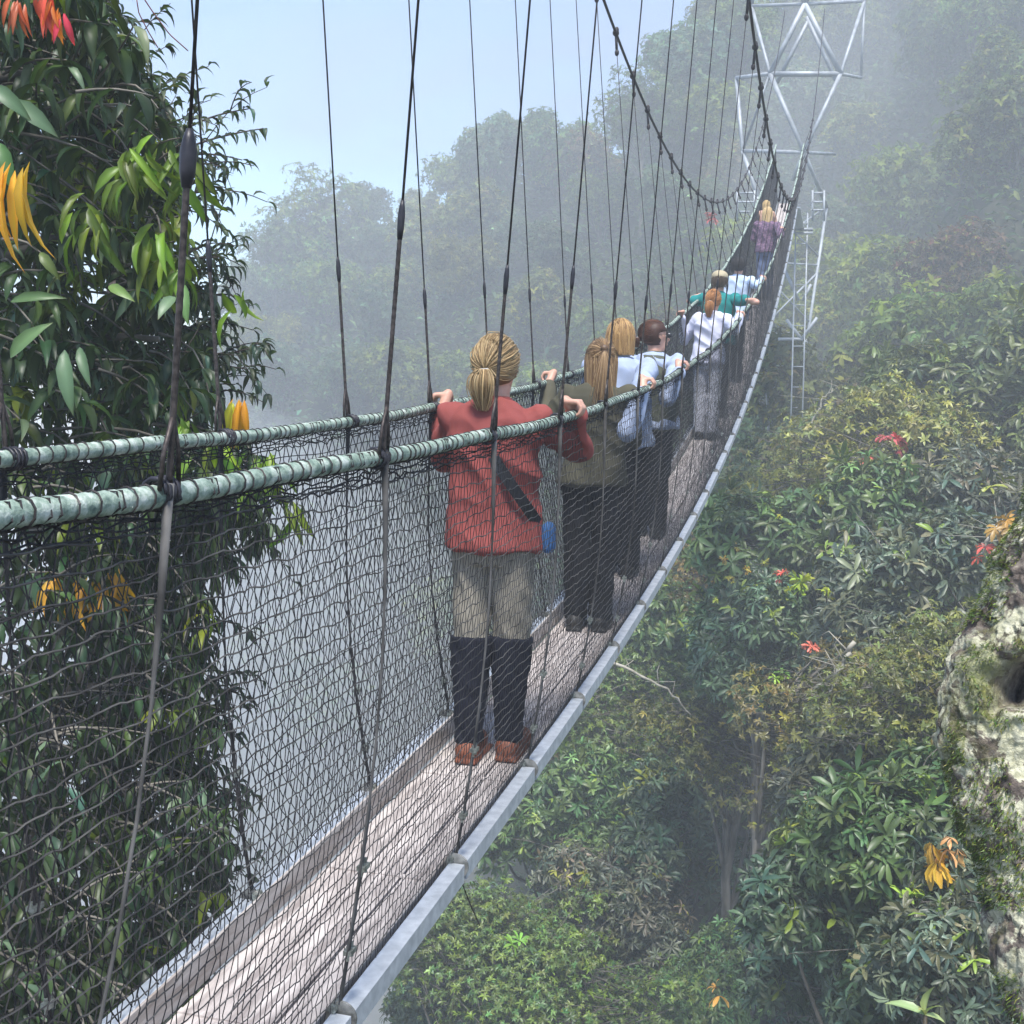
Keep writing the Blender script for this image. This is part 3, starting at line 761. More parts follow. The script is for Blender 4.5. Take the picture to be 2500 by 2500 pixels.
ey = np.array([e[0] for e in edge], float); ex = np.array([e[1] for e in edge], float)+16
ty = np.linspace(700, 2200, 420)
txe = np.interp(ty, ey, ex); ker = np.hanning(15); ker /= ker.sum()
txe = np.convolve(np.pad(txe, 7, 'edge'), ker, 'valid')
wpx = np.interp(ty, [700, 1000, 1300, 1500, 1800, 2200], [70, 88, 120, 118, 100, 100])
cen = np.array([tw(x+w, y) for x, y, w in zip(txe, ty, wpx)]); rad = wpx*1.294/F*TD*1.02
base_c = cen[-1].copy()
mb = MB(); nn = 220
TT = np.gradient(cen, axis=0); TT /= np.linalg.norm(TT, axis=1)[:, None]
view = np.array([0, 1., 0])
hole = np.array(at(1925, 1285, None, TD-.17))
Vs = []; tints = []
for i in range(len(cen)):
    t_ = TT[i]; a = np.cross(t_, view); a /= np.linalg.norm(a); b_ = np.cross(t_, a)
    for j in range(nn):
        th = 2*math.pi*j/nn; d = a*math.cos(th)+b_*math.sin(th)
        p = cen[i]+d*rad[i]
        q = Vector(p)
        n1 = noise.fractal(q*4, 1, 2, 3)*.028+noise.fractal(q*16, 1, 2, 4)*.010+abs(noise.noise(Vector((q.x*45, q.y*45, q.z*22))))*.016+noise.noise(q*90)*.005
        # knot: swollen collar around a deep hollow
        dh = np.linalg.norm((p-hole)*np.array([.8, .8, 1.3]))
        dh *= 1+.38*noise.noise(q*8)+.15*noise.noise(q*21)
        n1 += .014*math.exp(-((dh-.105)/.03)**2)-.36*math.exp(-(dh/.080)**4)
        Vs.append(p+d*n1)
        ms = max(math.exp(-(dh/.15)**2)*1.3, .25+noise.noise(q*1.9)*.9+(.75 if abs(ty[i]-1580) < 150 and d[0] < -.3 else 0)+(.4 if d[0] < -.75 else 0), 0)
        hol = min(1, max(0, (dh-.075)/.03)); tints.append((min(ms, 1)*hol, hol, 1))
m_ = len(cen); i = np.arange(m_-1)[:, None]*nn; j = np.arange(nn)[None]; k = (j+1) % nn
mb.add(np.array(Vs)-base_c, np.stack([i+j, i+nn+j, i+nn+k, i+k], -1).reshape(-1, 4), np.array(tints))
old = empty('old_lichen_tree', tuple(base_c)); tag(old, 'old leaning tree trunk with pale lichen, moss and a dark hollow', 'tree')
mb.build('trunk', M['lichen'], old, True)
# moss tufts on its shaded edges
Va = np.array(Vs); ti = np.array(tints)[:, 0]
sel = np.where(ti > .55)[0]; sel = rng.choice(sel, min(9000, len(sel)*2))
P = Va[sel]-base_c; c_ = cen[sel//nn]-base_c; D = P-c_; D /= np.linalg.norm(D, axis=1)[:, None]; D = D+rng.normal(0, .5, D.shape); D[:, 2] -= .3
mb = MB(); put_leaves(mb, P-D*.002, D, rng.uniform(.008, .022, len(P)), .003, 'far', cols((.12, .14, .02), len(P), .4, .2))
o = mb.build('moss', M['leaf_mid'], old); tag(o, kind='stuff')

# ================================================================ LEFT TREE, close by the far handrail
ltree = empty('drooping_leaved_tree', (-6.2, 5.6, -12)); tag(ltree, 'close dark green tree with long drooping leaves behind the left handrail', 'tree')
lo_ = -np.array(ltree.location)
def curve_pts(a, b, n=9, sag=.15, up=0.):
    a, b = np.array(a), np.array(b); t = np.linspace(0, 1, n)[:, None]
    P = a*(1-t)+b*t; L_ = np.linalg.norm(b-a)
    P[:, 2] += np.sin(t[:, 0]*np.pi)*L_*sag
    P += np.sin(t*np.pi)*rng.normal(0, L_*.05, 3)[None]
    return P
wood = MB(); lv = MB()
tube(wood, [(-6.5, 5.8, -14), (-6.3, 5.6, -6), (-6.1, 5.9, -2), (-5.7, 6.1, 1), (-5.6, 6.0, 4)], [.25, .2, .17, .12, .06], 10)
bx = [0, 230, 300, 330, 400, 385, 420, 440, 430, 520, 545, 440, 450, 480, 420, 420]
by = [-60, 0, 60, 150, 300, 420, 520, 700, 800, 860, 1000, 1100, 1300, 1500, 1900, 2100]
def right_edge(py): return float(np.interp(py, by[1:], bx[1:]))
DG = (.024, .046, .016); DG2 = (.042, .072, .02); LIM = (.11, .155, .012)
n_cl = 0; twl = []
for t in range(1750):
    py = rnd.uniform(-80, 2050); e = right_edge(py)-35
    px = rnd.uniform(-160, e)
    if rnd.random() < .45: px = max(px, rnd.uniform(-160, e))
    dep = rnd.uniform(5.0, 7.6)
    c = np.array(at(px, py, None, dep))
    if c[0] > -2.05: continue
    # leaf cluster hanging from a twig end
    k = rnd.randint(5, 9)
    tip = c; root = c+np.array([-rnd.uniform(.15, .4), rnd.uniform(-.2, .3), rnd.uniform(-.15, .25)])
    twl.append(curve_pts(root, tip, 5, .1))
    if py < 420 and px > 190 and rnd.random() < .35: continue
    lime = (300 < py < 560 and 120 < px < 420 and rnd.random() < .36) or rnd.random() < .04
    ph = rng.uniform(0, 6.28, k)
    D = np.stack([np.cos(ph), np.sin(ph), -rng.uniform(.2, 1.6, k)], 1)
    L_ = rnd.uniform(.11, .19)
    P = twl[-1][rng.integers(2, 5, k)]
    grey = rnd.random() < .18
    base = LIM if lime else ((.10, .15, .09) if grey else (DG if rnd.random() < .6 else DG2))
    put_leaves(lv, P, D, L_*rng.uniform(.7, 1.15, k), L_*rng.uniform(.22, .31, k), 'near', cols(base, k, .25, .12), curl=1.3)
    n_cl += 1
strands(wood, np.array(twl), [.007, .006, .005, .004, .003], 4)
for (a, b) in (((-200, 520), (130, 400)), ((-150, 560), (200, 430)), ((-200, 1000), (250, 930)), ((-200, 300), (200, 130)), ((-200, 1400), (330, 1300)), ((-200, 700), (300, 640)), ((0, 1900), (250, 1100)), ((60, 1800), (150, 1000))):
    P = curve_pts(at(*a, None, 6.3), at(*b, None, 5.8), 12, .06); tube(wood, P, np.linspace(.045, .014, 12), 7)
wood.V = [v_+lo_ for v_ in wood.V]; lv.V = [v_+lo_ for v_ in lv.V]
wood.build('trunk', M['bark'], ltree, True)
# big single leaves seen large
big = [((20, 190), (100, 245), .3, .08, (.09, .15, .08)), ((-20, 160), (50, 215), .25, .07, (.08, .14, .07)), ((20, 675), (80, 610), .2, .07, (.12, .2, .08)), ((122, 660), (130, 770), .2, .075, (.1, .17, .09)),
       ((150, 655), (165, 720), .16, .05, (.08, .14, .07)), ((330, 560), (300, 590), .15, .06, (.13, .2, .11)), ((345, 535), (350, 600), .14, .06, (.1, .19, .06)), ((20, 570), (110, 555), .2, .05, (.08, .14, .05)),
       ((205, 540), (245, 560), .15, .05, (.14, .22, .06)), ((0, 270), (20, 350), .2, .08, (.05, .12, .03))]
for a, b, L_, w, c in big:
    p = np.array(at(*a, None, 4.7)); q = np.array(at(*b, None, 4.6)); d = q-p
    put_leaves(lv, (p+lo_)[None], d[None], np.linalg.norm(d)*1.05, w*.8, 'near', np.array([c]), up=np.array([[.3, -.9, .35]]))
# lime hanging whorls
for px, py, n__ in ((265, 300, 10), (300, 290, 8), (230, 330, 7), (345, 300, 7), (180, 425, 8), (330, 490, 9), (280, 440, 8), (390, 830, 7), (350, 800, 6), (500, 870, 10), (470, 900, 8), (545, 950, 5), (440, 560, 4), (150, 380, 6)):
    c = np.array(at(px, py, None, 4.9))
    if c[0] > -2.0: c = np.array(at(px, py, None, 5.6))
    ph = rng.uniform(0, 6.28, n__); D = np.stack([np.cos(ph)*.6, np.sin(ph)*.6, -rng.uniform(.5, 1.2, n__)], 1)
    put_leaves(lv, np.repeat((c+lo_)[None], n__, 0)+rng.normal(0, .03, (n__, 3)), D, rng.uniform(.13, .21, n__), rng.uniform(.028, .042, n__), 'near', cols((.11, .18, .015), n__, .3, .12), up=np.array([0, -1, .3])+rng.normal(0, .3, (n__, 3)), curl=1.2)
lv.build('crown', M['leaf_near'], ltree, True)
def young(px, py, d, n__, L_, w, c, lb, parent=ltree, spread=.35, dirx=0.):
    mb = MB(); p = np.array(at(px, py, None, d))+lo_
    ph = rng.uniform(0, 6.28, n__); D = np.stack([np.cos(ph)*spread+dirx, np.sin(ph)*spread, -np.ones(n__)], 1)
    put_leaves(mb, np.repeat(p[None], n__, 0)+rng.normal(0, .02, (n__, 3)), D, L_*rng.uniform(.75, 1.1, n__), w*rng.uniform(.8, 1.1, n__), 'near', cols(c, n__, .15, .06), up=np.array([.2, -1, .3])+rng.normal(0, .3, (n__, 3)))
    o = mb.build('young_leaves', M['leaf_near'], parent, True); o['label'] = lb
young(88, 0, 5.0, 12, .14, .020, (.62, .10, .06), 'red young leaves hanging at the top')
young(105, 16, 5.0, 7, .11, .018, (.65, .2, .04), 'orange red young leaves hanging at the top')
young(20, 0, 5.1, 9, .12, .02, (.5, .12, .05), 'dull red young leaves in the top corner')
young(126, 30, 5.0, 3, .11, .024, (.6, .05, .09), 'crimson leaf at the tip')
young(8, 315, 4.2, 3, .32, .034, (.62, .30, .03), 'long amber leaves at the picture edge', spread=.08)
young(38, 315, 4.2, 2, .30, .034, (.60, .36, .03), 'long golden leaf', spread=.04)
young(455, 752, 5.4, 5, .22, .036, (.65, .30, .02), 'bright orange leaf pair above the handrail', spread=.2)
young(445, 760, 5.4, 2, .20, .05, (.45, .45, .04), 'lime yellow leaf beside the orange pair', spread=.3)
for px, py, n__ in ((175, 1095, 8), (205, 1110, 8), (110, 1090, 5), (150, 1120, 5), (215, 1085, 5)): young(px, py, 5.2, n__, .17, .03, (.55, .30, .03), 'golden leaves behind the net', spread=.6)
# second tree: small arching leaves on long twigs, its fringe against the sky
stree = empty('small_leaved_tree', (-5.0, 7.4, -12)); tag(stree, 'tree with slender twigs of small curved leaves fringing the sky', 'tree')
so_ = -np.array(stree.location); wood = MB(); lv = MB()
tube(wood, [(-5.2, 7.5, -14), (-5.1, 7.4, -5), (-4.9, 7.4, 0), (-5.0, 7.3, 2.2)], [.16, .13, .1, .04], 8)
def twig(a, b, d, leafn, L_=.085, sag=.12, col=(.04, .06, .035), r0=.009, dens=1.):
    P = curve_pts(at(*a, None, d+.15), at(*b, None, d), 14, sag)
    tube(wood, P, np.linspace(r0, .003, 14), 5)
    T = np.gradient(P, axis=0); T /= np.linalg.norm(T, axis=1)[:, None]
    t = np.linspace(2, 13, leafn); idx = np.clip(t.astype(int), 0, 13)
    base = np.stack([np.interp(t, range(14), P[:, q]) for q in range(3)], 1)
    sgn = np.where(np.arange(leafn) % 2, 1, -1)[:, None]
    side = np.cross(T[idx], np.array([0, -.5, 1.])); side /= np.linalg.norm(side, axis=1)[:, None]
    D = T[idx]*.7+side*sgn*.7+rng.normal(0, .2, (leafn, 3)); D[:, 2] -= rng.uniform(.1, .8, leafn)
    put_leaves(lv, base, D, L_*rng.uniform(.75, 1.2, leafn), L_*.3, 'near', cols(col, leafn, .25, .12), curl=2.0)
    for k in range(3, 13, 2):   # side twigs
        if rnd.random() < .75*dens:
            e = P[k]+T[k]*rnd.uniform(.08, .22)+rng.normal(0, .1, 3)+np.array([0, 0, rnd.uniform(-.12, .1)])
            Q = curve_pts(P[k], e, 6, .1); tube(wood, Q, np.linspace(.004, .002, 6), 4)
            n2 = rnd.randint(5, 8); D = rng.normal(0, .5, (n2, 3))+(e-P[k])/np.linalg.norm(e-P[k]); D[:, 2] -= .5
            put_leaves(lv, Q[rng.integers(1, 6, n2)], D, L_*rng.uniform(.7, 1.1, n2), L_*.3, 'near', cols(col, n2, .25, .12), curl=2.0)
for a, b, n_ in (((240, 330), (500, 240), 20), ((200, 360), (455, 300), 15), ((130, 280), (262, 90), 20), ((100, 250), (290, 150), 20), ((150, 300), (300, 180), 18), ((180, 330), (330, 240), 20), ((60, 120), (190, -20), 18), ((40, 60), (160, 60), 16),
                 ((120, 0), (225, -15), 9), ((200, 430), (400, 310), 18), ((240, 480), (400, 400), 18), ((240, 560), (450, 505), 22), ((250, 600), (430, 560), 20), ((260, 700), (440, 640), 20), ((300, 720), (500, 655), 16), ((260, 760), (470, 700), 14),
                 ((100, 200), (210, 60), 16), ((50, 250), (150, 90), 16), ((230, 640), (420, 470), 20), ((200, 500), (395, 350), 18), ((230, 900), (420, 750), 16), ((250, 950), (500, 1010), 16), ((200, 1100), (430, 1060), 16), ((220, 1200), (440, 1180), 18),
                 ((220, 1350), (450, 1300), 16), ((200, 1500), (460, 1480), 16), ((200, 1650), (440, 1600), 16), ((150, 1800), (400, 1750), 16), ((100, 150), (250, 210), 16), ((0, 100), (110, 130), 14), ((180, 800), (470, 900), 16)):
    for q in range(2):
        j = lambda s_: rnd.uniform(-s_, s_)
        twig((a[0]+j(20), a[1]+j(20)), (b[0]+(j(4) if q == 0 else -30+j(25)), b[1]+(j(4) if q == 0 else j(35))), rnd.uniform(5.9, 6.6), n_)
for q in range(190):
    py = rnd.uniform(-40, 1950); e = right_edge(py)-20; px = rnd.uniform(0, e)
    twig((px-rnd.uniform(60, 120), py+rnd.uniform(-40, 60)), (px, py), rnd.uniform(6.2, 8), 10, .1, .1, dens=.6)
wood.V = [v_+so_ for v_ in wood.V]; lv.V = [v_+so_ for v_ in lv.V]
wood.build('trunk', M['twig'], stree, True); lv.build('crown', M['leaf_near'], stree, True)
# thin reddish tendrils hanging against the sky
for k, pts in enumerate((((258, 0), (262, 25), (280, 60), (298, 90)), ((270, -5), (290, 25), (320, 65), (355, 96)))):
    P = np.array([at(a, b, None, 5.5) for a, b in pts]); c0 = P[0].copy(); mb = MB(); t = np.linspace(0, 3, 14)
    tube(mb, np.stack([np.interp(t, range(4), P[:, q]) for q in range(3)], 1)-c0, .0028, 4)
    o = mb.build('tendril', noise_mat('red brown tendril', (.12, .03, .025), (.25, .08, .06), 30), None, True); o.location = c0
    tag(o, ('shorter' if k == 0 else 'longer')+' of the two red brown tendrils hanging against the sky', 'tendril')
# ================================================================ PEOPLE
def proj(p):
    p = Vector(p); w = p.dot(FWD); u = p.dot(RT)/w*F; v_ = p.dot(UP)/w*F
    return (1250+u)*1932/2500, (PPY-v_)*1932/2500
def rail_pt(near, px):
    X = XN if near else XL; best = min(np.arange(1, 31, .01), key=lambda y: abs(proj((X, y, rz(y)))[0]-px))
    return np.array([X, best, float(rz(best))])
def cap(mb, p0, p1, r0, r1, n=14, c=None):
    p0, p1 = np.array(p0, float), np.array(p1, float); d = p1-p0; L_ = np.linalg.norm(d); d /= L_+1e-9
    P, Rr = [], []
    for a in (85, 60, 30, 0): P.append(p0-d*r0*math.sin(R(a))); Rr.append(r0*math.cos(R(a)))
    for t in (.25, .5, .75): P.append(p0+(p1-p0)*t); Rr.append(r0+(r1-r0)*t)
    for a in (0, 30, 60, 85): P.append(p1+d*r1*math.sin(R(a))); Rr.append(r1*math.cos(R(a)))
    tube(mb, P, np.array(Rr), n, c=c)
def loft(mb, rings, n=28, sup=2.3, c=None):
    """rings (cx,cy,cz,rx,ry) stacked closed super-ellipses"""
    V_ = []
    for cx, cy, cz_, rx, ry in rings:
        for j in range(n):
            a = 2*math.pi*j/n; ca, sa = math.cos(a), math.sin(a)
            V_.append((cx+rx*math.copysign(abs(ca)**(2/sup), ca), cy+ry*math.copysign(abs(sa)**(2/sup), sa), cz_))
    m_ = len(rings); i = np.arange(m_-1)[:, None]*n; j = np.arange(n)[None]; k = (j+1) % n
    up_ = rings[-1][2] > rings[0][2]
    q = np.stack([i+j, i+k, i+n+k, i+n+j], -1).reshape(-1, 4)
    mb.add(V_, [q, np.arange(n)[None, ::-1], (np.arange(n)+(m_-1)*n)[None]], c)
def fused(mb, name, mat, parent, vox, smooth=2, wr=0, wf=9, seed=0, stretch=(1, 1, 1)):
    """voxel-unite overlapping closed forms into one continuous skin, then fold it a little"""
    me = mb.mesh(name); o = bpy.data.objects.new(name, me); COL.objects.link(o)
    md = o.modifiers.new('r', 'REMESH'); md.mode = 'VOXEL'; md.voxel_size = vox
    sm_ = o.modifiers.new('s', 'SMOOTH'); sm_.iterations = smooth; sm_.factor = .5
    dg = bpy.context.evaluated_depsgraph_get(); dg.update()
    m2 = bpy.data.meshes.new_from_object(o.evaluated_get(dg))
    bpy.data.objects.remove(o); m2.name = name
    n_ = len(m2.vertices); co_ = np.zeros(n_*3, np.float32); m2.vertices.foreach_get('co', co_); co_ = co_.reshape(-1, 3)
    if wr:
        nr = np.zeros(n_*3, np.float32); m2.vertices.foreach_get('normal', nr); nr = nr.reshape(-1, 3)
        st = Vector(stretch)
        dsp = np.array([(noise.noise(Vector(c_)*wf*st+Vector((seed, 0, 0))) if False else noise.noise(Vector((c_[0]*wf*st[0]+seed, c_[1]*wf*st[1], c_[2]*wf*st[2]+c_[0]*wf*.9)))) for c_ in co_.tolist()])
        dsp = (np.abs(dsp)*-2+.85)*wr+np.array([noise.noise(Vector((c_[0]*wf*2.7, c_[1]*wf*2.7, c_[2]*wf*2.1+seed))) for c_ in co_.tolist()])*wr*.35
        co_ = co_+nr*dsp[:, None]; m2.vertices.foreach_set('co', co_.astype(np.float32).reshape(-1))
    m2.polygons.foreach_set('use_smooth', np.ones(len(m2.polygons), bool)); m2.update()
    m2.materials.clear(); m2.materials.append(mat)
    return link(bpy.data.objects.new(name, m2), parent)
def cloth(name, c, var=.12, rough=.85, weave=500):
    c = np.array(c); return noise_mat(name, tuple(c*(1-var)), tuple(c*(1+var)), 7, rough, bump=.15, bscale=weave, spec=.2)
def plaid(name, c1, c2):
    m, N, L, b = new_mat(name); tc = N.new('ShaderNodeTexCoord'); v_ = N.new('ShaderNodeTexVoronoi'); v_.inputs['Scale'].default_value = 30
    r = N.new('ShaderNodeValToRGB'); r.color_ramp.elements[0].position = .25; r.color_ramp.elements[1].position = .5
    r.color_ramp.elements[0].color = (*c2, 1); r.color_ramp.elements[1].color = (*c1, 1)
    L.new(tc.outputs['Object'], v_.inputs['Vector']); L.new(v_.outputs['Distance'], r.inputs[0]); L.new(r.outputs[0], b.inputs['Base Color']); b.inputs['Roughness'].default_value = .9
    return m
M['hair'] = tint_mat('hair', .55, .35)
M['dark'] = noise_mat('black plastic', (.01, .01, .012), (.02, .02, .025), 20, .3)
M['eye'] = noise_mat('eye white', (.6, .58, .55), (.7, .68, .65), 20, .3)

def hand(mb, p, near, wrist, s=1.0):
    """right or left hand laid over the rail at p: palm on top, four fingers over the outside, thumb hooked inside"""
    o_ = 1 if near else -1
    P = lambda x, y, z: np.array([p[0]+o_*x, p[1]+y, p[2]+z])
    cap(mb, wrist, P(-.035, -.01, .040), .026*s, .022*s)
    for yy in (-.028, -.010, .010, .027): cap(mb, P(-.035, yy*.8-.002, .037), P(.022, yy, .036), .0125, .0115, 8)
    for k, (yy, l) in enumerate(((-.031, .85), (-.011, 1), (.010, 1.05), (.030, .95))):
        a = P(.022, yy, .034); b_ = P(.022+.018*l, yy*1.03, .012); c_ = P(.022+.010*l, yy*1.03, -.014*l); d_ = P(.014, yy*1.03, -.024*l)
        cap(mb, a, b_, .0098, .0088, 8); cap(mb, b_, c_, .0088, .0082, 8); cap(mb, c_, d_, .008, .007, 8)
    cap(mb, P(-.038, .022, .034), P(-.034, .05, .020), .012, .0105, 8); cap(mb, P(-.034, .05, .020), P(-.024, .062, -.002), .0105, .0085, 8)

def person(label, pos, h, shirt, pants, hair, arms, skin_vox=.012, w=1.0, boots=None, sleeves='long', turn=0., lean=0., vest=None, seed=0, extra=None, hem=.86, far=False, nolegs=False, shoe=(.02, .018, .016)):
    """arms: list of (near?, elbow world, hand world on the rail). turn: head yaw"""
    s = h/1.68; root = empty('person', pos); tag(root, label, 'person'); pos = np.array(pos)
    T_ = lambda q: (np.array(q, float)-pos)
    lx = lean
    b = MB(); g = skin_vox
    torso = [(0, 0, .86, .155, .105), (0, -.005, .93, .165, .115), (0, 0, 1.03, .142, .10), (0, .0, 1.15, .150, .105), (0, -.005, 1.28, .168, .11), (0, -.01, 1.36, .17, .095), (0, -.01, 1.41, .12, .075), (0, 0, 1.44, .06, .055)]
    sc = lambda rr, gx=0: [(cx*s+lx*(z-.9)*s, cy*s, z*s, (rx+gx)*s*w, (ry+gx)*s*w) for cx, cy, z, rx, ry in rr]
    loft(b, sc(torso, -.024))
    hd = np.array([lx*.66*s, .012, 1.565*s])
    cap(b, (lx*.5*s, -.005, 1.40*s), hd-[0, 0, .06*s], .055*s, .052*s)
    # head: skull, jaw, nose, ears, turned about the neck
    rotm = Matrix.Rotation(turn, 4, 'Z')
    hp = lambda q: hd+np.array(rotm @ Vector(q))*s
    ellip(b, hd+np.array([0, -.008, .015])*s, (.076*s, .094*s, .098*s), 20, 14, rotm)
    cap(b, hp((0, .045, -.045)), hp((0, .058, -.078)), .048*s, .034*s)
    cap(b, hp((0, .086, .012)), hp((0, .108, -.022)), .009*s, .013*s)
    cap(b, hp((-.018, .092, -.055)), hp((.018, .092, -.055)), .009*s, .009*s)
    for e in (-1, 1): ellip(b, hp((e*.078, -.005, -.005)), (.008*s, .017*s, .03*s), 8, 6, rotm)
    # legs
    for e in (-1, 1):
        st = .045*e*math.sin(seed+1)
        hipx, kx = .078*e*s, .072*e*s
        ft = np.array([.072*e*s, st, .05*s])
        cap(b, (hipx, 0, .86*s), (kx, st*.5+.01, .48*s), .066*s*w, .050*s*w); cap(b, (kx, st*.5+.01, .48*s), ft+[0, -.02, .04], .056*s, .04*s)
        cap(b, ft+[0, -.03, 0], ft+[.01*e, .13*s, -.012], .042*s, .034*s)
    sh = []
    for near_, el, hn in arms:
        e = 1 if near_ else -1
        sp_ = np.array([e*.165*s*w+lx*.5*s, -.01, 1.365*s]); el_ = T_(el); hn_ = T_(hn)
        wr_ = hn_+np.array([-.06*e, -.03, .045]) if not near_ else hn_+np.array([-.055, -.035, .04])
        wr_ = hn_+(el_-hn_)/np.linalg.norm(el_-hn_)*.085+[0, 0, .03]
        cap(b, sp_, el_, .040*s, .033*s); cap(b, el_, wr_, .033*s, .025*s)
        hand(b, hn_, near_, wr_, s); sh.append((sp_, el_, wr_, e))
    for e in (-1, 1):
        if not any(a[3] == e for a in sh):
            sp_ = np.array([e*.165*s*w+lx*.5*s, -.01, 1.365*s]); el_ = np.array([e*.24*s, .06*s, 1.12*s]); wr_ = np.array([e*.17*s, .28*s, 1.08*s])
            cap(b, sp_, el_, .047*s, .037*s); cap(b, el_, wr_, .037*s, .026*s)
            cap(b, wr_, wr_+[0, .07, .0], .028, .03)
            for q in range(4): cap(b, wr_+[-.024+.016*q, .08, .0], wr_+[-.024+.016*q, .13, -.03], .0095, .008, 8)
            cap(b, wr_+[-.03*e, .05, 0], wr_+[-.055*e, .09, -.01], .012, .009, 8)
            sh.append((sp_, el_, wr_, e))
    body = fused(b, 'body', M['skin'], root, g, 1)
    # shirt
    b = MB()
    tr_ = [(0, 0, hem, .192, .142), (0, 0, hem+.03, .190, .14), (0, 0, .93, .184, .134), (0, 0, 1.03, .168, .118), (0, 0, 1.15, .172, .122), (0, -.005, 1.28, .180, .122), (0, -.01, 1.365, .172, .105), (0, -.01, 1.405, .125, .085), (0, -.005, 1.435, .072, .066)]
    loft(b, sc(tr_))
    for sp_, el_, wr_, e in sh:
        cap(b, sp_+np.array([-.03*e, 0, -.02]), sp_, .07*s, .064*s)
        if sleeves == 'long': cap(b, sp_, el_, .057*s, .044*s); cap(b, el_, wr_+(el_-wr_)*.08, .044*s, .034*s)
        else: cap(b, sp_, sp_*.4+el_*.6, .062*s, .056*s)
    fused(b, 'shirt', shirt, root, max(g, .007), 2, .021, 4.6, seed*3.1, (1, 1, 1.3))
    b = MB(); tube(b, [(lx*.5*s, -.008, 1.415*s), (lx*.52*s, -.004, 1.452*s)], [.074*s, .064*s], 18)
    fused(b, 'collar', vest or shirt, root, .007, 1)
    if vest:
        b = MB(); loft(b, sc([(0, 0, hem-.02, .19, .135), (0, 0, .95, .187, .133), (0, 0, 1.15, .18, .13), (0, -.005, 1.28, .178, .13), (0, -.01, 1.37, .14, .112), (0, -.01, 1.42, .10, .09)]))
        fused(b, 'vest', vest, root, max(g, .009), 2, .008, 8, seed)
    if not nolegs:
        b = MB(); loft(b, sc([(0, 0, .80, .150, .10), (0, -.005, .86, .166, .108), (0, 0, .93, .158, .102)]))
        for e in (-1, 1):
            st = .045*e*math.sin(seed+1); lo_z = .45 if boots else .10
            cap(b, (.080*e*s, 0, .80*s), (.080*e*s, st*.5+.005, .48*s), .080*s*w, .066*s*w); cap(b, (.074*e*s, st*.5+.005, .48*s), (.074*e*s, st, lo_z*s), .070*s*w, .062*s*w)
        fused(b, 'trousers', pants, root, max(g, .010), 2, .012, 8, seed+9, (1.2, 1.2, .8))
        for e in (-1, 1):
            st = .045*e*math.sin(seed+1); ft = np.array([.072*e*s, st, .05*s])
            if boots:
                b = MB(); tube(b, [(.078*e*s, st*.6, .50*s), (.076*e*s, st*.6-.005, .42*s), (.074*e*s, st*.8-.012, .30*s), (.072*e*s, st-.015, .14*s), (.072*e*s, st-.01, .08*s)], np.array([.086, .080, .070, .054, .058])*s, 18)
                fused(b, 'gaiter', boots, root, .009, 1, .006, 12, seed)
            b = MB(); cap(b, ft+[0, -.035, .0], ft+[.012*e, .15*s, -.006], .052*s, .044*s)
            box(b, ft+[-.045, -.085, -.052], ft+[.052, .19*s, -.036])
            fused(b, 'shoe', M['shoe%d' % (1 if boots else 0)], root, .009, 1)
    # eyes
    for e in (-1, 1):
        b = MB(); ellip(b, hp((e*.03, .080, .012)), (.012*s,)*3, 10, 8); o = b.build('eye', M['eye'], root, True)
        b = MB(); ellip(b, hp((e*.03, .0905, .012)), (.005*s, .003, .005*s), 8, 6); b.build('iris', M['dark'], o, True)
    hair_fn(root, hd, s, rotm, *hair)
    if extra: extra(root, hd, s, hp, sh)
    return root
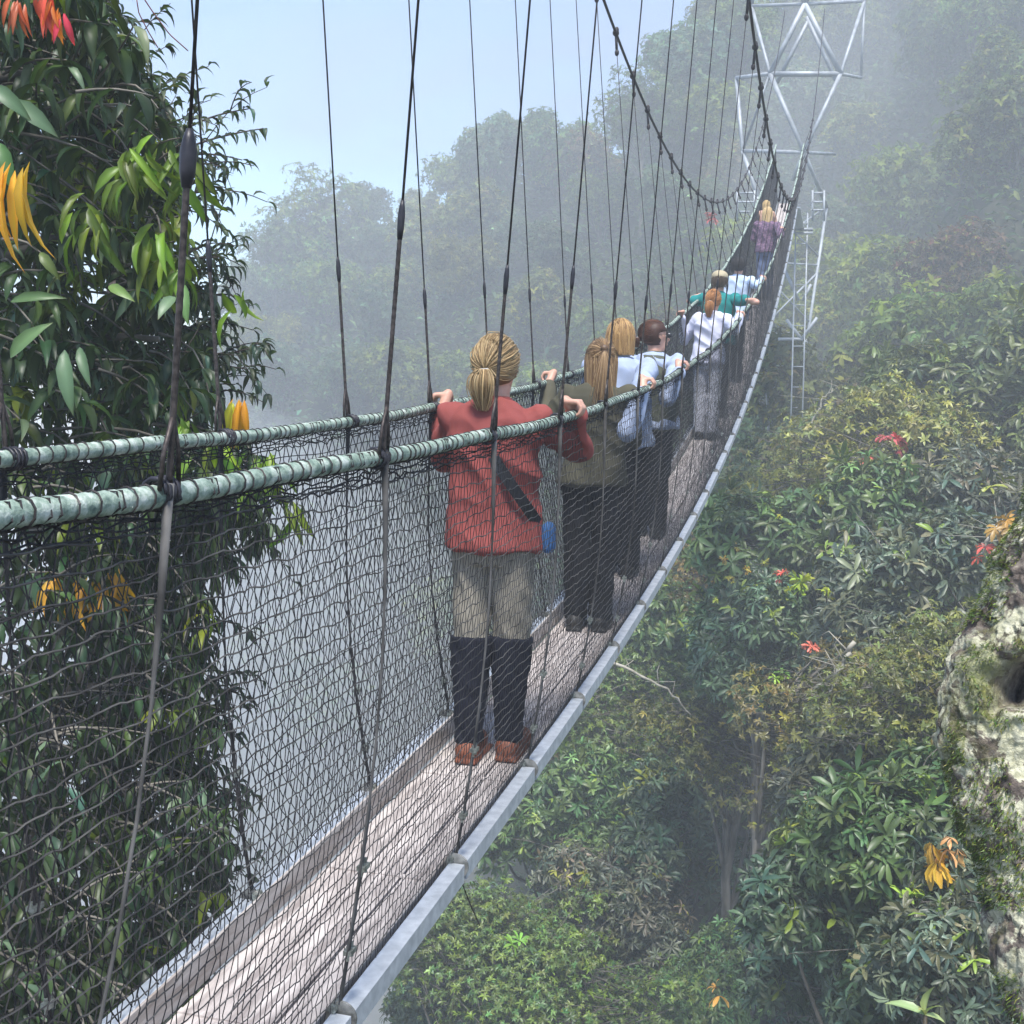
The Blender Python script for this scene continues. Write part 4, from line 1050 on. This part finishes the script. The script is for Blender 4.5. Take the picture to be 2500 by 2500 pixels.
def hair_fn(root, hd, s, rotm, mode, c1, c2, n_=700, length=.22):
    mb = MB(); Rm = np.array(rotm.to_3x3()); c1, c2 = np.array(c1), np.array(c2)
    # close cap under the strands
    cp = MB(); ellip(cp, hd+np.array([0, -.016, .022])*s, (.083*s, .098*s, .102*s), 22, 14, rotm, c1*.8)
    keep = cp.V[0]; l = (keep-hd)@Rm
    face = (l[:, 1] > .045*s) & (l[:, 2] < .035*s)
    keep[face] = keep[face]+(Rm@np.array([0, -1, 0]))*np.minimum(l[face][:, 1:2]-.02*s, .075*s)
    P = []; m_ = 10; n_ = int(n_*1.7)
    E = np.array([.087, .104, .106])*s; c0 = np.array([0, -.014, .022])*s
    # roots: over the scalp
    th = rng.uniform(0, 2*np.pi, n_); z = rng.uniform(-.55, 1, n_)
    rr = np.sqrt(1-z**2); d0 = np.stack([rr*np.cos(th), rr*np.sin(th), z], 1)
    d0 = d0[(d0[:, 1] < .35) | ((d0[:, 2] > .30) & (d0[:, 1] < .8)) | (d0[:, 2] > .6)]; K = len(d0); t = np.linspace(0, 1, m_)[None, :, None]
    lift = rng.uniform(1.0, 1.07, (K, 1, 1))
    if mode in ('pony', 'halfup'):
        tie = np.array([0, -.9, -.25 if mode == 'pony' else .35]); tie /= np.linalg.norm(tie)
        src = d0 if mode == 'pony' else d0[d0[:, 2] > .0]; K = len(src); lift = rng.uniform(1, 1.06, (K, 1, 1))
        D = src[:, None]*(1-t)+tie*t+rng.normal(0, .02, (K, 1, 3))*np.sin(t*np.pi)
        D /= np.linalg.norm(D, axis=2, keepdims=True)
        fly = np.where(rng.random((K, 1, 1)) < .06, rng.uniform(.03, .16, (K, 1, 1)), 0)
        P.append(c0+D*E*(lift+fly*np.sin(t*np.pi*.9)))
        tp = c0+tie*E*1.05
        n2 = 420; q = rng.normal(0, 1, (n2, 3)); q[:, 2] = 0
        ln = length*s*rng.uniform(.75, 1.1, n2)
        tt = np.linspace(0, 1, m_)[None]
        wid = (.012+.028*np.sin(np.pi*np.clip(tt*.9+.05, 0, 1))**.8)*s if mode == 'pony' else (.006+.04*tt**.7)*s
        B = tp+np.stack([q[:, :1]*wid*.55, -(.02+.015*np.sin(tt*3)*s)+q[:, 1:2]*wid*.45, -ln[:, None]*tt+.012*np.sin(tt*np.pi)], 2)
        P.append(B)
        tie_p = tp
    if mode in ('long', 'bob', 'halfup', 'short'):
        src = d0 if mode != 'halfup' else d0[d0[:, 2] < .25]
        K = len(src); ang = np.arctan2(src[:, 1], src[:, 0]); tt = np.linspace(0, 1, m_)[None]
        zz = src[:, 2][:, None]; L_ = {'long': 2.9, 'bob': 1.25, 'halfup': 3.0, 'short': .5}[mode]*rng.uniform(.85, 1.05, (K, 1))
        zt = zz-tt*(L_+np.maximum(zz, 0)*.5) if mode == 'short' else zz*(1-tt)+(-L_)*tt
        rad = np.where(zt > 0, np.sqrt(np.clip(1-np.clip(zt, -1, 1)**2, 0, 1)), 1.0)
        rad = np.where(zt < 0, 1.03-.06*np.clip(-zt-.3, 0, 3)**1 * (1 if mode != 'bob' else .8), rad)
        rad = np.maximum(rad, np.where(zt > .97, .02, .1))
        ang = ang[:, None]+rng.normal(0, .06, (K, 1))*tt
        # sweep the front hair back
        ang = np.where(np.sin(ang) > .2, ang+np.sign(np.cos(ang))*-0.0-(np.sin(ang)-.2)*tt*1.2*-np.sign(np.cos(ang)), ang)
        lf = rng.uniform(1, 1.08, (K, 1))
        P.append(c0+np.stack([np.cos(ang)*rad*E[0]*lf, np.sin(ang)*rad*E[1]*lf-.0*tt, zt*E[2]], 2))
    allP = np.concatenate(P); allP = allP@Rm.T+hd
    K = len(allP); u = rng.random((K, 1))**1.3
    cc = (c1*(1-u)+c2*u)*np.exp(rng.normal(0, .12, (K, 1)))
    strands(mb, allP, np.linspace(1, .6, m_)[None]*rng.uniform(.0011, .0023, (K, 1)), 4, np.clip(cc, 0, .9))
    mb2 = MB(); mb2.V = cp.V+mb.V; mb2.C = cp.C+mb.C; mb2.F = cp.F+[f+cp.n for f in mb.F]; mb2.n = cp.n+mb.n; mb2.hasC = True
    hr = mb2.build('hair', M['hair'], root, True)
    if mode in ('pony', 'halfup'):
        b = MB(); a = np.linspace(0, 6.28*2.2, 26); q = np.stack([.015*np.cos(a), .001*a-.006, .015*np.sin(a)], 1)*s
        if mode == 'halfup': ellip(b, (0, -.01*s, .012*s), (.024*s, .018*s, .022*s), 10, 8)
        q = q[:, [0, 2, 1]]; tube(b, q+[0, -.012, -.006], .0045, 6)
        b.V = [v_@Rm.T+hd+Rm@tie_p for v_ in b.V]; b.build('hair_tie', M['hairtie'] if mode == 'pony' else M['bun'], hr, True)
M['hairtie'] = noise_mat('pale hair tie', (.35, .33, .3), (.5, .48, .45), 60, .7)
M['bun'] = noise_mat('dark brown bun', (.06, .035, .02), (.14, .08, .04), 70, .5)
M['shoe0'] = noise_mat('black shoe leather', (.012, .012, .012), (.03, .028, .026), 20, .6)
M['shoe1'] = noise_mat('rust brown shoe', (.16, .045, .02), (.25, .09, .05), 20, .7)
def stand(px, py, X=XC):
    """spot on the deck at lateral X where the head falls at px; the height that brings its top to py"""
    Y = min(np.arange(2.5, 30, .01), key=lambda Y: abs(proj((X, Y, float(bz(Y)+DZ)+1.6))[0]-px)); z = float(bz(Y)+DZ)
    h = min(np.arange(1.2, 2.1, .005), key=lambda h: abs(proj((X, Y, z+h))[1]-py))
    return (X, float(Y), z), float(h)
def elb(px, py, Y): return np.array(at(px, py, Y))
brn = (.28, .16, .07)
# 1 red shirt
p, ph_ = stand(937, 637, -1.35); Y1 = p[1]
def bag(root, hd, s, hp, sh):
    b = MB(); pts = [(.02, -.13, 1.32), (.07, -.148, 1.25), (.12, -.142, 1.18), (.17, -.11, 1.10), (.20, -.02, 1.02)]
    t = np.linspace(0, 4, 24); Q = np.stack([np.interp(t, range(5), [q[a] for q in pts]) for a in range(3)], 1)
    pts2 = np.array([(x_, y_-.004, z_) for x_, y_, z_ in Q])
    Wd_ = np.array([.45, 0, .89])*.027
    V_ = np.concatenate([pts2-Wd_, pts2+Wd_, pts2+Wd_+[0, -.004, 0], pts2-Wd_+[0, -.004, 0]]); n_ = len(pts2)
    i = np.arange(n_-1); q = np.concatenate([np.stack([i+a*n_, i+1+a*n_, i+1+c_*n_, i+c_*n_], 1) for a, c_ in ((0, 1), (1, 2), (2, 3), (3, 0))])
    b.add(V_, q); o = b.build('shoulder_strap', M['dark'], root)
    b = MB(); cap(b, (.235, .0, 1.0), (.235, .0, .93), .032, .034); fused(b, 'bottle', cloth('blue bottle', (.06, .16, .36), .1, .4), root, .006, 2)
hn1 = rail_pt(False, 832); hn2 = rail_pt(True, 1083)
e1 = elb(833, 870, Y1+.22); e2 = elb(1096, 852, Y1+.42)
person('woman in a red long sleeved shirt with a low blonde ponytail gripping both handrails', p, ph_, cloth('red brushed shirt', (.27, .068, .060)), cloth('stone grey trousers', (.27, .245, .20)),
       ('pony', (.20, .125, .055), (.52, .38, .20), 1300, .145), [(False, e1, hn1+[0, 0, .018]), (True, e2, hn2+[0, 0, .018])], .0065, 1.02, cloth('black gaiter', (.012, .013, .022)), seed=1, extra=bag, turn=-.12)
# 2 khaki jacket
p, ph_ = stand(1122, 645); h1 = rail_pt(False, 1035)
khaki = cloth('dark olive jacket', (.085, .08, .055)); blk = cloth('black trousers', (.014, .014, .017)); olive = cloth('olive vest', (.10, .105, .075))
person('woman in a dark olive jacket with long half tied blonde hair', p, ph_, khaki, blk, ('halfup', (.16, .09, .045), (.50, .34, .18), 1100, .30), [(False, np.array([XL+.05, h1[1]-.24, h1[2]-.26]), h1+[0, 0, .018])], .009, 1.05, seed=2, turn=.35, lean=.05)
# 3 blond bob
p, ph_ = stand(1178, 603, -1.44); h2 = rail_pt(True, 1222)
pale = cloth('pale blue shirt', (.36, .42, .56))
person('woman in a pale blue shirt with a straight blonde bob', p, ph_, pale, blk, ('bob', (.22, .12, .05), (.62, .40, .17), 1100, .2), [(True, np.array([XN-.07, h2[1]-.24, h2[2]-.24]), h2+[0, 0, .018])], .010, 1.1, seed=3, turn=.3, lean=-.05)
# 4 sunglasses
p, ph_ = stand(1235, 607, -1.42); h2 = rail_pt(True, 1288)
def shades(root, hd, s, hp, sh):
    b = MB()
    for e in (-1, 1): ellip(b, hp((e*.033, .103, .012)), (.030*s, .012*s, .021*s), 12, 8)
    cap(b, hp((-.03, .104, .018)), hp((.03, .104, .018)), .003, .003, 6)
    for e in (-1, 1): cap(b, hp((e*.066, .095, .016)), hp((e*.084, -.005, .014)), .0035, .0035, 6)
    fused(b, 'sunglasses', M['dark'], root, .004, 0)
person('brown haired woman with black sunglasses looking right over an olive vest', p, ph_, pale, blk, ('pony', (.06, .022, .012), (.17, .07, .04), 1000, .07), [(True, np.array([XN-.07, h2[1]-.26, h2[2]-.22]), h2+[0, 0, .018])], .010, 1.08, vest=olive, turn=-1.35, seed=4, extra=shades)
# 5 lavender white shirt
lav = cloth('white shirt', (.60, .61, .74))
p, ph_ = stand(1340, 548, -1.43); h1 = rail_pt(False, 1283); h2 = rail_pt(True, 1398)
person('woman in a white shirt with a ginger ponytail, both hands on the rails', p, ph_, lav, cloth('white trousers', (.5, .5, .55)), ('pony', (.28, .11, .03), (.60, .30, .12), 900, .17), [(False, elb(1292, 643, p[1]+.1), h1+[0, 0, .018]), (True, np.array([XN-.03, h2[1]-.35, h2[2]-.16]), h2+[0, 0, .018])], .011, 1.0, seed=5, turn=-.25, lean=.06)
# 6 teal shirt, cap
teal = cloth('teal shirt', (.015, .20, .19))
p, ph_ = stand(1357, 513, -1.45); h1 = rail_pt(False, 1318); h2 = rail_pt(True, 1414)
def capf(root, hd, s, hp, sh):
    b = MB(); ellip(b, hd+np.array([0, -.01, .06])*s, (.098*s, .11*s, .075*s), 18, 10); ellip(b, hd+np.array([0, .11, .045])*s, (.08*s, .075*s, .014*s), 16, 6)
    fused(b, 'cap', cloth('tan cap', (.42, .36, .24)), root, .009, 1)
person('person in a teal shirt and tan cap with bare arms resting on both rails', p, ph_, teal, blk, ('short', (.05, .035, .02), (.12, .08, .05), 700, .1), [(False, elb(1300, 568, h1[1]-.05), h1+[0, 0, .018]), (True, elb(1428, 570, h2[1]-.1), h2+[0, 0, .018])], .011, 1.05, sleeves='short', seed=6, extra=capf)
# 7 pale shirt, dark hair
p, ph_ = stand(1386, 486, -1.45); h2 = rail_pt(True, 1440)
person('dark haired person in a pale blue shirt with the right hand on the rail', p, ph_, cloth('light blue shirt', (.45, .55, .72)), blk, ('short', (.012, .011, .012), (.04, .035, .035), 700, .1), [(True, np.array([XN-.06, h2[1]-.3, h2[2]-.10]), h2+[0, 0, .018])], .011, 1.08, seed=7, turn=-.3, lean=.08)
# 8 far blonde
p, ph_ = stand(1448, 391, -1.38); h2 = rail_pt(True, 1477)
person('woman in a purple patterned blouse with long pale blonde hair, far along the bridge', p, ph_, plaid('purple patterned blouse', (.10, .06, .11), (.25, .14, .20)), cloth('faded jeans', (.10, .13, .22)), ('long', (.45, .30, .13), (.80, .60, .32), 900, .2), [(True, np.array([XN-.02, h2[1]-.35, h2[2]-.14]), h2+[0, 0, .018])], .013, 1.05, seed=8)
# 9 farthest, mostly hidden
p, ph_ = (-1.56, 25.6, float(bz(25.6)+DZ)), 1.42; h1 = rail_pt(False, 1425)
person('fair haired child mostly hidden by the left rail ahead of the purple blouse', p, ph_, cloth('peach top', (.5, .3, .22)), cloth('grey shorts', (.2, .2, .22)), ('bob', (.45, .30, .13), (.8, .6, .3), 500, .2), [], .014, .95, seed=9)
# ================================================================ AIR, SKY, SUN, CAMERA
me = MB(); box(me, (-97, -16, -66), (52, 106, 36)); hzob = me.build('haze', None); tag(hzob, 'thin morning mist filling the valley', 'haze', kind='stuff')
m = bpy.data.materials.new('mist'); m.use_nodes = True; N = m.node_tree.nodes; N.clear()
out = N.new('ShaderNodeOutputMaterial'); pv = N.new('ShaderNodeVolumePrincipled')
pv.inputs['Color'].default_value = (.90, .955, 1, 1); pv.inputs['Density'].default_value = .0046; pv.inputs['Anisotropy'].default_value = 0.
m.node_tree.links.new(pv.outputs[0], out.inputs['Volume']); hzob.data.materials.append(m)

def bank(c, r, dens, lb, seed, k=1.0):
    mb = MB(); V_ = []; n1, n2 = 40, 24
    for i in range(n2+1):
        for j in range(n1):
            q = Vector((math.sin(math.pi*i/n2)*math.cos(2*math.pi*j/n1), math.sin(math.pi*i/n2)*math.sin(2*math.pi*j/n1), math.cos(math.pi*i/n2)))
            s_ = 1+.22*noise.fractal(q*1.6+Vector((seed, 0, 0)), 1, 2, 3)*k
            V_.append((q.x*r[0]*s_, q.y*r[1]*s_, q.z*r[2]*s_))
    i = np.arange(n2)[:, None]*n1; j = np.arange(n1)[None]; kk = (j+1) % n1
    mb.add(V_, np.stack([i+j, i+n1+j, i+n1+kk, i+kk], -1).reshape(-1, 4))
    o = mb.build('mist_bank', None, None, True); o.location = c; tag(o, lb, 'mist', kind='stuff')
    m = bpy.data.materials.new('denser mist'); m.use_nodes = True; N = m.node_tree.nodes; N.clear()
    out = N.new('ShaderNodeOutputMaterial'); pv = N.new('ShaderNodeVolumePrincipled')
    pv.inputs['Color'].default_value = (.95, .975, 1, 1); pv.inputs['Density'].default_value = dens
    m.node_tree.links.new(pv.outputs[0], out.inputs['Volume']); o.data.materials.append(m)
bank((-33, 46, -25), (21, 30, 23), .028, 'white mist bank filling the deep valley left of the bridge', 3, .6)
bank((21, 52, 8), (27, 34, 26), .0065, 'drifting mist over the slope right of the tower', 8, .5)
bank((-22, 66, 0), (40, 22, 22), .0045, 'thin mist hanging along the wooded ridge', 5, .5)

w = bpy.data.worlds.new('World'); S.world = w; w.use_nodes = True; N = w.node_tree.nodes; L = w.node_tree.links
bg = N['Background']; sk = N.new('ShaderNodeTexSky'); sk.sky_type = 'NISHITA'; sk.sun_disc = False
ELEV, AZ = R(64), R(168)     # veiled sun high behind the viewer
sk.sun_elevation = ELEV; sk.sun_rotation = AZ; sk.air_density = 1.0; sk.dust_density = 0.3; sk.ozone_density = 5
tc = N.new('ShaderNodeTexCoord'); mp = N.new('ShaderNodeMapping'); mp.inputs['Scale'].default_value = (1.6, 1.6, 4.5)
cn = N.new('ShaderNodeTexNoise'); cn.inputs['Scale'].default_value = 2.2; cn.inputs['Detail'].default_value = 7; cn.inputs['Distortion'].default_value = .4
cr = N.new('ShaderNodeMapRange'); cr.inputs['From Min'].default_value = .38; cr.inputs['From Max'].default_value = .68; cr.inputs['To Min'].default_value = .12; cr.inputs['To Max'].default_value = .62
mx = N.new('ShaderNodeMixRGB'); mx.inputs[2].default_value = (1.75, 2.0, 2.8, 1)
L.new(tc.outputs['Generated'], mp.inputs[0]); L.new(mp.outputs[0], cn.inputs['Vector']); L.new(cn.outputs['Fac'], cr.inputs['Value']); L.new(cr.outputs[0], mx.inputs[0])
L.new(sk.outputs[0], mx.inputs[1]); L.new(mx.outputs[0], bg.inputs[0]); bg.inputs[1].default_value = .12
sun = bpy.data.lights.new('sun', 'SUN'); sun.energy = 3.3; sun.angle = R(14); sun.color = (1, .97, .92)
so = bpy.data.objects.new('sun', sun); link(so)
d = Vector((math.sin(AZ)*math.cos(ELEV), math.cos(AZ)*math.cos(ELEV), math.sin(ELEV)))
so.rotation_euler = d.to_track_quat('Z', 'Y').to_euler()
cam = bpy.data.cameras.new('camera'); co = bpy.data.objects.new('camera', cam); link(co)
cam.sensor_width = 36; cam.lens = F/2500*36; cam.shift_y = (PPY-1250)/2500; cam.clip_end = 1000; cam.clip_start = .05
mt = Matrix((RT, UP, -FWD)).transposed(); co.rotation_euler = mt.to_euler(); S.camera = co
S.view_settings.view_transform = 'Standard'; S.view_settings.look = 'None'; S.view_settings.exposure = 1.15; S.view_settings.gamma = 1
S.cycles.use_denoising = True; S.cycles.volume_bounces = 3; S.cycles.max_bounces = 8; S.cycles.transparent_max_bounces = 8
S.cycles.diffuse_bounces = 2; S.cycles.use_adaptive_sampling = True; S.cycles.adaptive_threshold = .02
